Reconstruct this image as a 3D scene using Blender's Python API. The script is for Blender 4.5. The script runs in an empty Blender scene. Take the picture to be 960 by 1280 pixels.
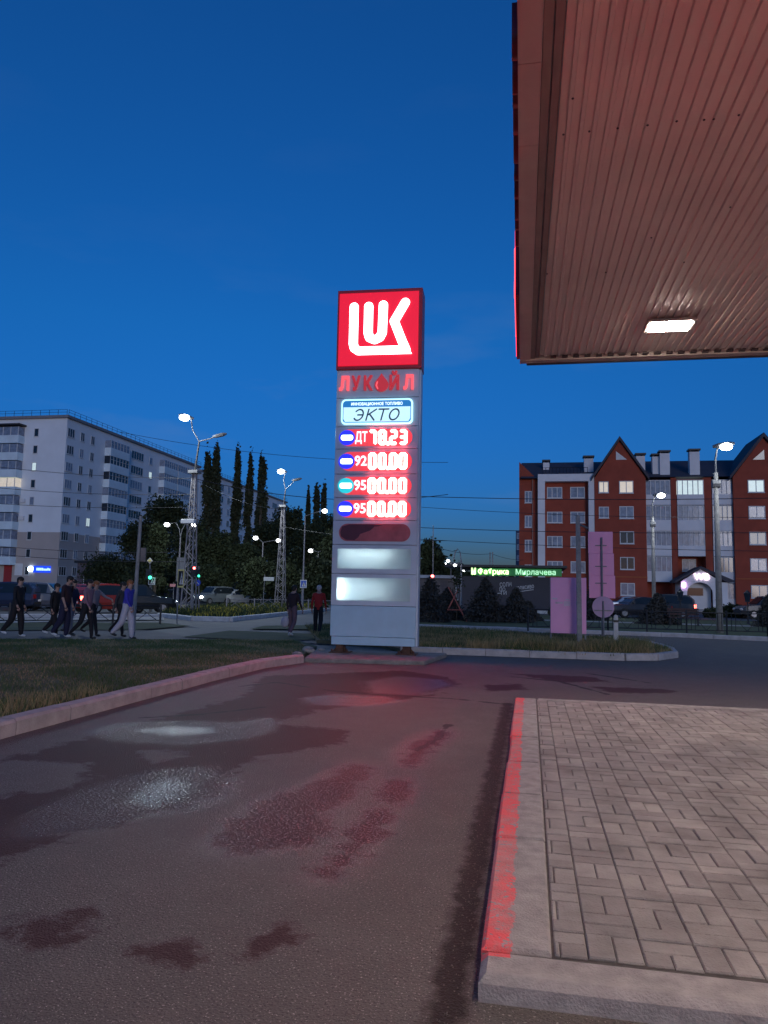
import bpy, bmesh, math, random
import numpy as np
from mathutils import Vector, Matrix
random.seed(7); rng = np.random.default_rng(7)
R = math.radians
sc = bpy.context.scene
COL = sc.collection

# ------------------------------------------------------------------ camera
F = 930.0; EYE = 1.6
def _d(px, py): return np.array([(px-480)/F, (640-py)/F, -1.0])
_Y = _d(662, 742); _Y /= np.linalg.norm(_Y)
_Z = np.cross(_d(960, 747.96), _d(0, 728.76)); _Z /= np.linalg.norm(_Z)
if _Z[1] < 0: _Z = -_Z
_X = np.cross(_Y, _Z)
CM = np.array([_X, _Y, _Z])
cam_d = bpy.data.cameras.new('camera'); cam = bpy.data.objects.new('camera', cam_d); COL.objects.link(cam)
cam.matrix_world = Matrix([list(CM[0])+[0], list(CM[1])+[0], list(CM[2])+[EYE], [0, 0, 0, 1]])
cam_d.sensor_fit = 'HORIZONTAL'; cam_d.sensor_width = 36; cam_d.lens = 36*F/960
cam_d.clip_start = 0.05; cam_d.clip_end = 3000
sc.camera = cam
sc.render.resolution_x = 768; sc.render.resolution_y = 1024

# ------------------------------------------------------------------ sky, sun, exposure
EXPO = 1.8; EV = 2**EXPO
sc.view_settings.view_transform = 'Standard'; sc.view_settings.look = 'None'
sc.view_settings.gamma = 1.0; sc.view_settings.use_curve_mapping = False
sc.view_settings.exposure = EXPO
W = bpy.data.worlds.new('World'); sc.world = W; W.use_nodes = True
nt = W.node_tree; bg = nt.nodes['Background']
sky = nt.nodes.new('ShaderNodeTexSky'); sky.sky_type = 'NISHITA'; sky.sun_disc = False
SUN_EL, SUN_AZ = R(3.2), R(160)
sky.sun_elevation = SUN_EL; sky.sun_rotation = SUN_AZ; sky.ozone_density = 5.6; sky.air_density = 1.0; sky.dust_density = 1.0
tc = nt.nodes.new('ShaderNodeTexCoord'); mp = nt.nodes.new('ShaderNodeMapping'); mp.inputs['Scale'].default_value = (1.0, 1.0, 3.6)
mp.inputs['Location'].default_value = (0.35, 0.1, 0.2)
nz = nt.nodes.new('ShaderNodeTexNoise'); nz.inputs['Scale'].default_value = 3.4; nz.inputs['Detail'].default_value = 6; nz.inputs['Roughness'].default_value = .5
rp = nt.nodes.new('ShaderNodeValToRGB'); rp.color_ramp.elements[0].position = .56; rp.color_ramp.elements[1].position = .8
rp.color_ramp.elements[1].color = (.30, .30, .30, 1)
mx = nt.nodes.new('ShaderNodeMix'); mx.data_type = 'RGBA'; mx.inputs['B'].default_value = (.6, .9, 1.5, 1)
nt.links.new(tc.outputs['Generated'], mp.inputs[0]); nt.links.new(mp.outputs[0], nz.inputs['Vector'])
nt.links.new(nz.outputs['Fac'], rp.inputs[0]); sz = nt.nodes.new('ShaderNodeSeparateXYZ'); mr = nt.nodes.new('ShaderNodeMapRange'); mr.inputs['From Min'].default_value = .27; mr.inputs['From Max'].default_value = .42; mr.inputs['To Min'].default_value = 1; mr.inputs['To Max'].default_value = .12
mu = nt.nodes.new('ShaderNodeMath'); mu.operation = 'MULTIPLY'; nt.links.new(tc.outputs['Generated'], sz.inputs[0]); nt.links.new(sz.outputs['Z'], mr.inputs[0]); nt.links.new(mr.outputs[0], mu.inputs[0]); nt.links.new(rp.outputs['Color'], mu.inputs[1]); nt.links.new(mu.outputs[0], mx.inputs['Factor'])
tn = nt.nodes.new('ShaderNodeMix'); tn.data_type = 'RGBA'; tn.blend_type = 'MULTIPLY'; tn.inputs['Factor'].default_value = 1; tz = nt.nodes.new('ShaderNodeSeparateXYZ'); tr_ = nt.nodes.new('ShaderNodeMapRange'); tr_.inputs['From Min'].default_value = -.02; tr_.inputs['From Max'].default_value = .33
tm = nt.nodes.new('ShaderNodeMix'); tm.data_type = 'RGBA'; tm.inputs['A'].default_value = (.62, .56, .92, 1); tm.inputs['B'].default_value = (.48, .86, .98, 1)
nt.links.new(tc.outputs['Generated'], tz.inputs[0]); nt.links.new(tz.outputs['Z'], tr_.inputs[0]); nt.links.new(tr_.outputs[0], tm.inputs['Factor']); nt.links.new(tm.outputs['Result'], tn.inputs['B']); nt.links.new(sky.outputs[0], tn.inputs['A']); nt.links.new(tn.outputs['Result'], mx.inputs['A']); nt.links.new(mx.outputs['Result'], bg.inputs['Color'])
bg.inputs['Strength'].default_value = 0.075
sd = bpy.data.lights.new('sun', 'SUN'); sd.energy = 0.12; sd.angle = R(15); sd.color = (.92, .9, 1)
so = bpy.data.objects.new('sun', sd); COL.objects.link(so)
_sv = Vector((math.sin(SUN_AZ)*math.cos(R(6)), math.cos(SUN_AZ)*math.cos(R(6)), math.sin(R(6))))
so.rotation_euler = _sv.to_track_quat('Z', 'Y').to_euler()

# ------------------------------------------------------------------ helpers
def ray(px, py): return CM @ _d(px, py)
def G(px, py, z=0.0):
    r = ray(px, py); t = (z-EYE)/r[2]; return (float(r[0]*t), float(r[1]*t))
def P(px, py, Y):
    r = ray(px, py); t = Y/r[1]; return (float(r[0]*t), Y, float(r[2]*t+EYE))
def Zat(px, py, Y): return P(px, py, Y)[2]
def Xat(px, Y, py=740): return P(px, py, Y)[0]

def mat(name, col, rough=.8, metal=0., var=.12, scale=3., bump=0., bscale=40., emit=None, es=0., spec=.5, alpha=None, col2=None, thr=None):
    m = bpy.data.materials.new(name); m.use_nodes = True; t = m.node_tree; b = t.nodes['Principled BSDF']
    b.inputs['Roughness'].default_value = rough; b.inputs['Metallic'].default_value = metal
    b.inputs['Specular IOR Level'].default_value = spec
    c = tuple(col)+(1,)
    if var > 0 or col2:
        co = t.nodes.new('ShaderNodeTexCoord'); n = t.nodes.new('ShaderNodeTexNoise')
        n.inputs['Scale'].default_value = scale; n.inputs['Detail'].default_value = 7; n.inputs['Roughness'].default_value = .62
        t.links.new(co.outputs['Object'], n.inputs['Vector'])
        r = t.nodes.new('ShaderNodeValToRGB')
        a, z = thr or (.3, .7)
        r.color_ramp.elements[0].position = a; r.color_ramp.elements[1].position = z
        d = tuple(col2) if col2 else tuple(min(1, x*(1+var)) for x in col)
        e = col if col2 else tuple(x*(1-var) for x in col)
        r.color_ramp.elements[0].color = tuple(e)+(1,); r.color_ramp.elements[1].color = d+(1,)
        t.links.new(n.outputs['Fac'], r.inputs[0]); t.links.new(r.outputs['Color'], b.inputs['Base Color'])
    else:
        b.inputs['Base Color'].default_value = c
    if bump > 0:
        co = t.nodes.new('ShaderNodeTexCoord'); n2 = t.nodes.new('ShaderNodeTexNoise'); n2.inputs['Scale'].default_value = bscale; n2.inputs['Detail'].default_value = 4
        bp = t.nodes.new('ShaderNodeBump'); bp.inputs['Strength'].default_value = bump; bp.inputs['Distance'].default_value = .01
        t.links.new(co.outputs['Object'], n2.inputs['Vector']); t.links.new(n2.outputs['Fac'], bp.inputs['Height']); t.links.new(bp.outputs[0], b.inputs['Normal'])
    if emit is not None:
        b.inputs['Emission Color'].default_value = tuple(emit)+(1,); b.inputs['Emission Strength'].default_value = es/EV
    return m

class MB:
    def __init__(s): s.v = []; s.f = []; s.mi = []; s.cm = 0
    def add(s, vs, fs):
        o = len(s.v); s.v += [tuple(map(float, p)) for p in vs]; s.f += [tuple(i+o for i in f) for f in fs]; s.mi += [s.cm]*len(fs); return s
    def box(s, x0, y0, z0, x1, y1, z1):
        x0, x1 = sorted((x0, x1)); y0, y1 = sorted((y0, y1)); z0, z1 = sorted((z0, z1))
        return s.add([(x0, y0, z0), (x1, y0, z0), (x1, y1, z0), (x0, y1, z0), (x0, y0, z1), (x1, y0, z1), (x1, y1, z1), (x0, y1, z1)],
              [(0, 3, 2, 1), (4, 5, 6, 7), (0, 1, 5, 4), (1, 2, 6, 5), (2, 3, 7, 6), (3, 0, 4, 7)])
    def fbox(s, face, c, u0, u1, w0, w1, d0, d1):
        if face == 'S': return s.box(u0, c-d0, w0, u1, c-d1, w1)
        if face == 'E': return s.box(c+d0, u0, w0, c+d1, u1, w1)
    def tube(s, pts, r, n=8, cap=True):
        pts = [Vector(p) for p in pts]; k = len(pts)
        if not isinstance(r, (list, tuple)): r = [r]*k
        vs = []; fs = []
        up = None
        for i, p in enumerate(pts):
            t = (pts[min(i+1, k-1)]-pts[max(i-1, 0)])
            t = t.normalized() if t.length > 1e-9 else Vector((0, 0, 1))
            if up is None:
                up = Vector((0, 0, 1)) if abs(t.z) < .9 else Vector((1, 0, 0))
            a = t.cross(up); a = a.normalized() if a.length > 1e-6 else t.orthogonal().normalized(); b = t.cross(a).normalized(); up = -b if False else up
            for j in range(n):
                q = 2*math.pi*j/n; vs.append(p+a*(r[i]*math.cos(q))+b*(r[i]*math.sin(q)))
        for i in range(k-1):
            for j in range(n):
                fs.append((i*n+j, i*n+(j+1) % n, (i+1)*n+(j+1) % n, (i+1)*n+j))
        if cap: fs.append(tuple(range(n-1, -1, -1))); fs.append(tuple((k-1)*n+j for j in range(n)))
        return s.add(vs, fs)
    def prism(s, poly, fn, d0, d1):
        n = len(poly); vs = [fn(u, w, d0) for u, w in poly]+[fn(u, w, d1) for u, w in poly]
        fs = [tuple(range(n-1, -1, -1)), tuple(range(n, 2*n))]+[(i, (i+1) % n, n+(i+1) % n, n+i) for i in range(n)]
        return s.add(vs, fs)
    def ell(s, c, r, n=12, m=8):
        vs = []; fs = []
        for i in range(m+1):
            th = math.pi*i/m
            for j in range(n):
                ph = 2*math.pi*j/n
                vs.append((c[0]+r[0]*math.sin(th)*math.cos(ph), c[1]+r[1]*math.sin(th)*math.sin(ph), c[2]+r[2]*math.cos(th)))
        for i in range(m):
            for j in range(n): fs.append((i*n+j, (i+1)*n+j, (i+1)*n+(j+1) % n, i*n+(j+1) % n))
        return s.add(vs, fs)
    def mesh(s, name, mats, smooth=False, off=None):
        me = bpy.data.meshes.new(name)
        v = s.v if off is None else [(a-off[0], b-off[1], c-off[2]) for a, b, c in s.v]
        me.from_pydata(v, [], s.f)
        for m in (mats if isinstance(mats, (list, tuple)) else [mats]): me.materials.append(m)
        if any(s.mi): me.polygons.foreach_set('material_index', s.mi)
        if smooth: me.polygons.foreach_set('use_smooth', [True]*len(me.polygons))
        bm = bmesh.new(); bm.from_mesh(me); bmesh.ops.recalc_face_normals(bm, faces=bm.faces); bm.to_mesh(me); bm.free()
        me.update(); return me
    def build(s, name, mats, parent=None, smooth=False, world=False, bevel=0):
        off = parent_world(parent) if (world and parent) else None
        o = bpy.data.objects.new(name, s.mesh(name, mats, smooth, off)); COL.objects.link(o)
        if parent: o.parent = parent
        if bevel:
            b = o.modifiers.new('bevel', 'BEVEL'); b.width = bevel; b.segments = 2; b.limit_method = 'ANGLE'
        return o
def parent_world(p):
    v = Vector((0, 0, 0))
    while p: v = v+Vector(p.location); p = p.parent
    return v
def tag(o, label=None, cat=None, group=None, kind=None):
    if label: o['label'] = label
    if cat: o['category'] = cat
    if group: o['group'] = group
    if kind: o['kind'] = kind
    return o
def thing(name, label, cat, loc=(0, 0, 0), rz=0, group=None):
    o = bpy.data.objects.new(name, None); COL.objects.link(o); o.location = loc; o.rotation_euler = (0, 0, rz); o.empty_display_size = .3
    return tag(o, label, cat, group)
def struct(name, mb, m, **k): return tag(mb.build(name, m, **k), kind='structure')
def dup(root, loc, rz=0, label=None, s=1.0, parent=None):
    c = root.copy(); COL.objects.link(c)
    if parent is None: c.location = loc; c.rotation_euler = (0, 0, rz); c.scale = (s, s, s)
    else: c.parent = parent
    if label: c['label'] = label
    for ch in root.children: dup(ch, None, parent=c)
    return c
def text_mesh(txt, size, m, name, bold=0., extrude=.01, shear=0., space=1., align='CENTER', width=None, fz=True):
    cu = bpy.data.curves.new(name, 'FONT'); cu.body = txt; cu.size = size; cu.extrude = extrude; cu.offset = bold*size; cu.shear = shear
    cu.space_character = space; cu.align_x = align; cu.align_y = 'CENTER'; cu.resolution_u = 3
    o = bpy.data.objects.new('t', cu); COL.objects.link(o); bpy.context.view_layer.update()
    me = bpy.data.meshes.new_from_object(o.evaluated_get(bpy.context.evaluated_depsgraph_get())); bpy.data.objects.remove(o)
    me.materials.clear(); me.materials.append(m); me.name = name
    if width:
        xs = [v.co.x for v in me.vertices]; k = width/(max(xs)-min(xs)); mid = (max(xs)+min(xs))/2
        for v in me.vertices: v.co.x = (v.co.x-mid)*k
    return me
def put_text(txt, name, m, parent, loc, size, rz=0, **k):
    me = text_mesh(txt, size, m, name, **k); o = bpy.data.objects.new(name, me); COL.objects.link(o); o.parent = parent
    o.location = loc; o.rotation_euler = (R(90), 0, rz); return o

# ------------------------------------------------------------------ materials
M = {}
M['steel'] = mat('galvanised_steel', (.20, .20, .21), .6, .2, .2, 4)
M['dark_steel'] = mat('dark_painted_steel', (.03, .03, .035), .5, .2, .2, 5)
M['concrete'] = mat('weathered_concrete', (.30, .29, .28), .9, 0, .25, 6, .5, 60)
M['concrete_dark'] = mat('old_dark_concrete', (.20, .19, .18), .9, 0, .3, 5, .5, 60)
M['white_concrete'] = mat('whitewashed_concrete', (.55, .54, .53), .9, 0, .2, 4, .4, 50)
M['black_rubber'] = mat('black_rubber', (.015, .015, .015), .8, 0, .2)
M['white_pl'] = mat('white_plastic', (.75, .75, .75), .45, 0, .05, 3)
M['panel_gray'] = mat('pale_grey_enamel_panel', (.50, .60, .70), .38, 0, .06, 2.5)
M['seam'] = mat('dark_seam', (.05, .05, .06), .7, 0, .1)
M['glass'] = mat('dark_window_glass', (.02, .03, .045), .06, 0, .3, 1.5)
M['glass_curtain'] = mat('curtained_window_glass', (.22, .26, .34), .12, 0, .35, 2.2)
M['glass_lit'] = mat('lit_window', (.6, .55, .45), .3, 0, .3, 2, emit=(1, .86, .68), es=.45)
M['glass_lit2'] = mat('cool_lit_window', (.6, .65, .6), .3, 0, .3, 2, emit=(.75, .95, .95), es=.55)
M['white_frame'] = mat('white_window_frame', (.62, .62, .62), .5, 0, .08)
M['lamp_white'] = mat('led_lens', (1, 1, 1), .3, 0, 0, emit=(.86, .96, 1), es=34)
M['lamp_small'] = mat('small_led_lens', (1, 1, 1), .3, 0, 0, emit=(.92, .96, 1), es=14)
M['bark'] = mat('tree_bark', (.10, .08, .06), .95, 0, .35, 8, .6, 25)
def leafmat(name, a, b):
    m = mat(name, a, .75, 0, .5, .35, col2=b, spec=.25); return m
M['leaf'] = leafmat('dark_green_leaves', (.020, .028, .013), (.045, .058, .024))
M['leaf_poplar'] = leafmat('poplar_leaves', (.028, .034, .02), (.055, .065, .03))
M['needle'] = leafmat('spruce_needles', (.035, .035, .035), (.075, .075, .07))

# ------------------------------------------------------------------ ground
def grassmat():
    m = mat('mown_grass_ground', (.04, .06, .02), .95, 0, .3, 1.3, .8, 30, col2=(.07, .085, .035)); return m
M['grassg'] = grassmat()
M['street'] = mat('street_asphalt', (.10, .10, .10), .75, 0, .2, .7, .4, 80)
M['path'] = mat('footpath_asphalt', (.11, .10, .10), .8, 0, .2, 1.2, .5, 80)
gb = MB(); gb.add([(-900, -400, -.06), (900, -400, -.06), (900, 1500, -.06), (-900, 1500, -.06)], [(0, 1, 2, 3)])
struct('ground', gb, mat('distant_ground', (.05, .055, .035), .95, 0, .3, .05))

# forecourt asphalt with damp patches traced from the stains on the ground
def fine(a, b, s): return list(np.arange(a, b, s))
xs = [-5.6]+fine(-5.55, 2.2, .035)+[2.2, 3.5, 5, 8, 12, 20, 32, 44]
ys = [-14, -8, -3, 0, 1.6]+fine(1.8, 8, .035)+fine(8, 19.2, .07)+[19.2, 22, 26, 30, 36]
X_, Y_ = np.meshgrid(np.array(xs), np.array(ys)); nxx, nyy = len(xs), len(ys)
stains = [
 [(-40,960),(60,935),(170,905),(300,872),(330,845),(500,838),(560,846),(575,856),(520,870),(560,866),(470,880),(395,888),(345,905),(440,914),(425,930),(330,945),(300,960),(285,985),(235,1010),(150,1030),(60,1052),(0,1080),(-80,1100)],
 [(470,960),(440,955),(400,975),(330,1000),(300,1020),(262,1050),(280,1068),(330,1066),(400,1055),(415,1035),(408,1015),(440,1000),(445,985)],
 [(550,912),(565,918),(530,945),(515,960),(495,958),(520,930)],
 [(480,978),(505,972),(515,990),(505,1006),(478,1002),(472,990)],
 [(470,1010),(490,1012),(480,1040),(450,1070),(410,1100),(388,1100),(400,1080),(430,1060),(440,1030)],
 [(360,1148),(378,1155),(365,1175),(330,1195),(306,1198),(318,1170)],
 [(245,1160),(235,1190),(228,1210),(195,1205),(165,1185),(205,1180)],
 [(120,1135),(125,1160),(80,1180),(40,1185),(0,1165),(-40,1175),(-40,1150),(30,1155)],
 [(640,842),(740,846),(760,852),(700,853)], [(740,858),(850,862),(850,867),(760,866)], [(600,856),(650,855),(660,862),(610,864)],
]
def inpoly(px, py, poly):
    ins = np.zeros(px.shape, bool); n = len(poly)
    for i in range(n):
        x1, y1 = poly[i]; x2, y2 = poly[(i+1) % n]
        if y1 == y2: continue
        c = ((y1 > py) != (y2 > py)) & (px < (x2-x1)*(py-y1)/(y2-y1)+x1); ins ^= c
    return ins
def dist(px, py, poly):
    d = np.full(px.shape, 1e9); n = len(poly)
    for i in range(n):
        x1, y1 = poly[i]; x2, y2 = poly[(i+1) % n]; dx, dy = x2-x1, y2-y1; L = dx*dx+dy*dy+1e-12
        t = np.clip(((px-x1)*dx+(py-y1)*dy)/L, 0, 1); d = np.minimum(d, np.hypot(px-x1-t*dx, py-y1-t*dy))
    return d
sdf = np.full(X_.shape, -1.0)
for st in stains:
    poly = [G(*p) for p in st]
    ins = inpoly(X_, Y_, poly); d = dist(X_, Y_, poly); sdf = np.maximum(sdf, np.where(ins, d, -d))
dry = [[(-20,960),(20,950),(105,955),(110,975),(60,990),(0,995),(-30,990)], [(180,938),(220,938),(224,946),(190,954),(178,946)]]
for st in dry:
    poly = [G(*p) for p in st]; ins = inpoly(X_, Y_, poly); d = dist(X_, Y_, poly); sdf = np.minimum(sdf, np.where(ins, -d, d))
puds = [[(118,915),(150,905),(230,903),(300,905),(335,900),(330,912),(300,922),(230,928),(160,924)], [(70,1010),(130,985),(200,966),(250,962),(280,975),(275,995),(240,1008),(180,1018),(110,1030),(40,1040)],
 [(385,873),(420,868),(480,871),(500,876),(455,882),(395,880)], [(462,852),(500,846),(550,850),(560,856),(515,868),(470,866)], [(474,978),(505,972),(513,990),(500,1004),(478,1000)], [(500,940),(530,918),(558,914),(530,944),(505,957)]]
psdf = np.full(X_.shape, -1.0)
for st in puds:
    poly = [G(*p) for p in st]
    ins = inpoly(X_, Y_, poly); d = dist(X_, Y_, poly); psdf = np.maximum(psdf, np.where(ins, d, -d))
cracks = [[(300,858),(345,853),(420,864),(480,869),(560,873),(640,881)], [(735,842),(790,850),(850,860)], [(560,906),(545,925),(520,938)], [(640,846),(700,852),(760,868)], [(180,897),(250,893),(330,884)]]
cdist = np.full(X_.shape, 1.0)
for st in cracks:
    pl = [G(*p) for p in st]
    for (x1, y1), (x2, y2) in zip(pl[:-1], pl[1:]):
        dx, dy = x2-x1, y2-y1; t_ = np.clip(((X_-x1)*dx+(Y_-y1)*dy)/(dx*dx+dy*dy), 0, 1); cdist = np.minimum(cdist, np.hypot(X_-x1-t_*dx, Y_-y1-t_*dy))
for st in stains[1:5]:
    poly = [G(*p) for p in st]; ins = inpoly(X_, Y_, poly); d = dist(X_, Y_, poly); psdf = np.maximum(psdf, np.minimum(np.where(ins, d, -d)-.03, .0))
psdf = np.minimum(psdf, np.where(Y_ < 9.0, -.07, .02))
poly = [G(*p) for p in stains[1]]; ins = inpoly(X_, Y_, poly); psdf = np.where(ins, np.minimum(psdf, -.085), psdf)
for st in ([(165,1002),(185,980),(215,972),(235,982),(222,998),(190,1008)], [(170,913),(210,908),(262,909),(268,916),(215,919)]):
    poly = [G(*p) for p in st]; ins = inpoly(X_, Y_, poly); d = dist(X_, Y_, poly); psdf = np.maximum(psdf, np.clip(np.where(ins, d, -d)*.9+.02, -1, .16))
# gutter strip of dirt beside the pump island kerb
dirt = np.where((Y_ > 2.9) & (Y_ < 11.3), .085-np.abs(X_+.315), -1)
me = bpy.data.meshes.new('forecourt'); vs = np.stack([X_.ravel(), Y_.ravel(), np.zeros(X_.size)], 1)
idx = np.arange(nxx*nyy).reshape(nyy, nxx); fc = np.stack([idx[:-1, :-1].ravel(), idx[:-1, 1:].ravel(), idx[1:, 1:].ravel(), idx[1:, :-1].ravel()], 1)
me.vertices.add(len(vs)); me.vertices.foreach_set('co', vs.ravel()); me.loops.add(fc.size); me.polygons.add(len(fc))
me.loops.foreach_set('vertex_index', fc.ravel()); me.polygons.foreach_set('loop_start', np.arange(0, fc.size, 4)); me.update(calc_edges=True)
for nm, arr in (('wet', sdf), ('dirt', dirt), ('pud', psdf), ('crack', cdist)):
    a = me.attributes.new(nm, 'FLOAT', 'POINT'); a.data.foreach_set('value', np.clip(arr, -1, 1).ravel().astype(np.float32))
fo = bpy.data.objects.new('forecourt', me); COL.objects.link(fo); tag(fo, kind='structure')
def asphalt():
    m = bpy.data.materials.new('damp_forecourt_asphalt'); m.use_nodes = True; t = m.node_tree; L = t.links.new; N = t.nodes.new; b = t.nodes['Principled BSDF']
    co = N('ShaderNodeTexCoord').outputs['Object']
    def noise(sc_, det=5, ro=.6):
        n = N('ShaderNodeTexNoise'); n.inputs['Scale'].default_value = sc_; n.inputs['Detail'].default_value = det; n.inputs['Roughness'].default_value = ro; L(co, n.inputs['Vector']); return n.outputs['Fac']
    def mth(op, a, c=None, cl=False):
        n = N('ShaderNodeMath'); n.operation = op; n.use_clamp = cl
        for i, q in enumerate((a, c)):
            if q is None: continue
            if isinstance(q, (int, float)): n.inputs[i].default_value = q
            else: L(q, n.inputs[i])
        return n.outputs[0]
    def mix(f, a, c):
        n = N('ShaderNodeMix'); n.data_type = 'RGBA'
        L(f, n.inputs['Factor'])
        for k, q in (('A', a), ('B', c)):
            if isinstance(q, tuple): n.inputs[k].default_value = q+(1,)
            else: L(q, n.inputs[k])
        return n.outputs['Result']
    def attr(nm):
        n = N('ShaderNodeAttribute'); n.attribute_name = nm; return n.outputs['Fac']
    edge = mth('ADD', mth('MULTIPLY', mth('SUBTRACT', noise(4.5, 9, .7), .5), .75), mth('MULTIPLY', mth('SUBTRACT', noise(30, 5, .7), .5), .14))
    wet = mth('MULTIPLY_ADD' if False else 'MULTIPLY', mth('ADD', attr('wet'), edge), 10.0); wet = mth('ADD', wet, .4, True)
    di = mth('ADD', mth('MULTIPLY', mth('ADD', attr('dirt'), mth('MULTIPLY', mth('SUBTRACT', noise(7, 8, .7), .5), .22)), 16.0), .3, True)
    vo = N('ShaderNodeTexVoronoi'); vo.inputs['Scale'].default_value = 95; L(co, vo.inputs['Vector'])
    big = noise(.55, 4); mid = noise(3.2, 6)
    base = mix(big, (.105, .092, .083), (.165, .142, .128))
    base = mix(mth('MULTIPLY', mth('SUBTRACT', mid, .45), 1.2, True), base, (.19, .166, .15))
    sp = mth('GREATER_THAN', noise(85, 3), .635)
    stone = N('ShaderNodeMix'); stone.data_type = 'RGBA'; L(mth('MULTIPLY', sp, .55), stone.inputs['Factor']); L(base, stone.inputs['A']); stone.inputs['B'].default_value = (.65, .58, .52, 1)
    base = stone.outputs['Result']
    pit = mth('GREATER_THAN', noise(75, 3), .60); base = mix(mth('MULTIPLY', pit, .55), base, (.03, .028, .028))
    base = mix(mth('MULTIPLY', di, .85), base, (.020, .012, .010))
    base = mix(mth('MULTIPLY', wet, .78), base, (.052, .015, .018))  # damp darkening, with the fascia sign's red glow painted into its colour
    crk = mth('LESS_THAN', mth('ABSOLUTE', mth('ADD', attr('crack'), mth('MULTIPLY', mth('SUBTRACT', noise(2.2, 8, .72), .5), .3))), .04); base = mix(mth('MULTIPLY', crk, .8), base, (.02, .018, .018))
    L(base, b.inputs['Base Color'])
    pud = mth('GREATER_THAN', mth('ADD', mth('MULTIPLY', attr('pud'), 1.15), mth('MULTIPLY', edge, .35)), mth('SUBTRACT', mth('MULTIPLY', mth('SUBTRACT', noise(62, 2, .5), .5), 1.9), -.02))
    r = N('ShaderNodeMix'); r.data_type = 'FLOAT'; L(wet, r.inputs['Factor']); r.inputs['A'].default_value = .62; r.inputs['B'].default_value = .34
    r.inputs['B'].default_value = .56
    r2 = N('ShaderNodeMix'); r2.data_type = 'FLOAT'; L(pud, r2.inputs['Factor']); L(r.outputs['Result'], r2.inputs['A']); yy2 = N('ShaderNodeSeparateXYZ'); L(co, yy2.inputs[0]); L(mth('ADD', .095, mth('MULTIPLY', yy2.outputs['Y'], .016)), r2.inputs['B'])
    L(r2.outputs['Result'], b.inputs['Roughness'])
    h = mth('ADD', mth('MULTIPLY', vo.outputs['Distance'], .6), mth('MULTIPLY', noise(60, 4), .8))
    bp = N('ShaderNodeBump'); bp.inputs['Distance'].default_value = .008
    bp.inputs['Strength'].default_value = .95; L(mth('MULTIPLY', h, mth('SUBTRACT', 1.0, mth('MULTIPLY', mth('MULTIPLY', mth('ADD', attr('pud'), .16), 6.0, True), .55))), bp.inputs['Height']); L(bp.outputs[0], b.inputs['Normal'])
    sp2 = N('ShaderNodeMix'); sp2.data_type = 'FLOAT'; L(wet, sp2.inputs['Factor']); sp2.inputs['A'].default_value = .10; sp2.inputs['B'].default_value = .045
    sp3 = N('ShaderNodeMix'); sp3.data_type = 'FLOAT'; L(pud, sp3.inputs['Factor']); L(sp2.outputs['Result'], sp3.inputs['A']); sp3.inputs['B'].default_value = .34; L(sp3.outputs['Result'], b.inputs['Specular IOR Level'])
    return m
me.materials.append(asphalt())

def poly_struct(name, pts, z, m, thick=0.0, world=False):
    pts = [p if world else G(*p) for p in pts]
    mb = MB(); n = len(pts)
    if thick: mb.prism(pts, lambda u, w, d: (u, w, d), z-thick, z)
    else: mb.add([(x, y, z) for x, y in pts], [tuple(range(n))])
    return struct(name, mb, m)
poly_struct('street', [(-190, 21), (-60, 21), (-5.6, 14), (-5.6, 34), (-5, 400), (-190, 420)], -.02, M['street'], world=True)
poly_struct('yard_lawn', [(-6, 33.4), (9, 31.4), (60, 24), (60, 84), (-6, 84)], .06, M['grassg'], .1, world=True)
poly_struct('yard_path', [(-6, 44.5), (60, 41), (60, 43), (-6, 46.5)], .066, M['concrete'], world=True)
poly_struct('yard_drive', [(-14, 57), (60, 50), (60, 88), (-14, 95)], .07, M['street'], world=True)
poly_struct('far_lawn', [(-190, 78), (-30, 80), (-7, 70), (-7, 300), (-190, 300)], .02, M['grassg'], world=True)
poly_struct('footpath', [(-500, 803), (0, 803), (380, 803.5), (412, 806), (430, 800), (240, 797), (190, 788), (0, 788), (-500, 783)], .004, M['path'])
poly_struct('verge', [(-500, 779), (0, 779.5), (200, 779), (238, 783), (175, 788), (0, 789), (-500, 783)], .03, M['grassg'])
poly_struct('verge', [(228, 797), (287, 789), (410, 794), (440, 800), (330, 801.5)], .03, M['grassg'])
poly_struct('verge', [(312, 787), (330, 783), (440, 781), (440, 788)], .03, M['grassg'])
poly_struct('pavement', [(-500, 772), (0, 773), (130, 772.5), (205, 771), (205, 775), (0, 779), (-500, 778)], .01, M['concrete'])
bed = [(200, 770), (242, 774), (287, 775), (330, 770.5), (410, 761), (410, 757), (300, 759), (212, 763)]
poly_struct('flower_bed_soil', bed, .1, mat('bed_soil', (.03, .035, .02), .95, 0, .3, 2), .1)
def kerb_line(pts, w=.16, h=.13, m=None, seg=1.0, z0=0., world=False, name='kerb'):
    pts = [Vector(p if world else G(*p)) for p in pts]
    mb = MB()
    for a, b in zip(pts[:-1], pts[1:]):
        L_ = (b-a).length; n = max(1, round(L_/seg)); t = (b-a)/L_; q = Vector((-t.y, t.x))
        for i in range(n):
            p0 = a+t*(L_*i/n+.007); p1 = a+t*(L_*(i+1)/n-.007); j = random.uniform(-.008, .008); jz = random.uniform(-.006, .006)
            c = .03
            prof = [(-w/2, 0), (-w/2, h-c), (-w/2+c, h), (w/2-c, h), (w/2, h-c), (w/2, 0)]
            vs = []
            for pp in (p0, p1):
                for (u, zz) in prof: vs.append((pp.x+q.x*(u+j), pp.y+q.y*(u+j), z0+zz+(jz if zz else -.03)))
            k = 6; mb.add(vs, [tuple(range(k-1, -1, -1)), tuple(range(k, 2*k))]+[(i2, (i2+1) % k, k+(i2+1) % k, k+i2) for i2 in range(k)])
    return struct(name, mb, m or M['concrete'])
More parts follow.
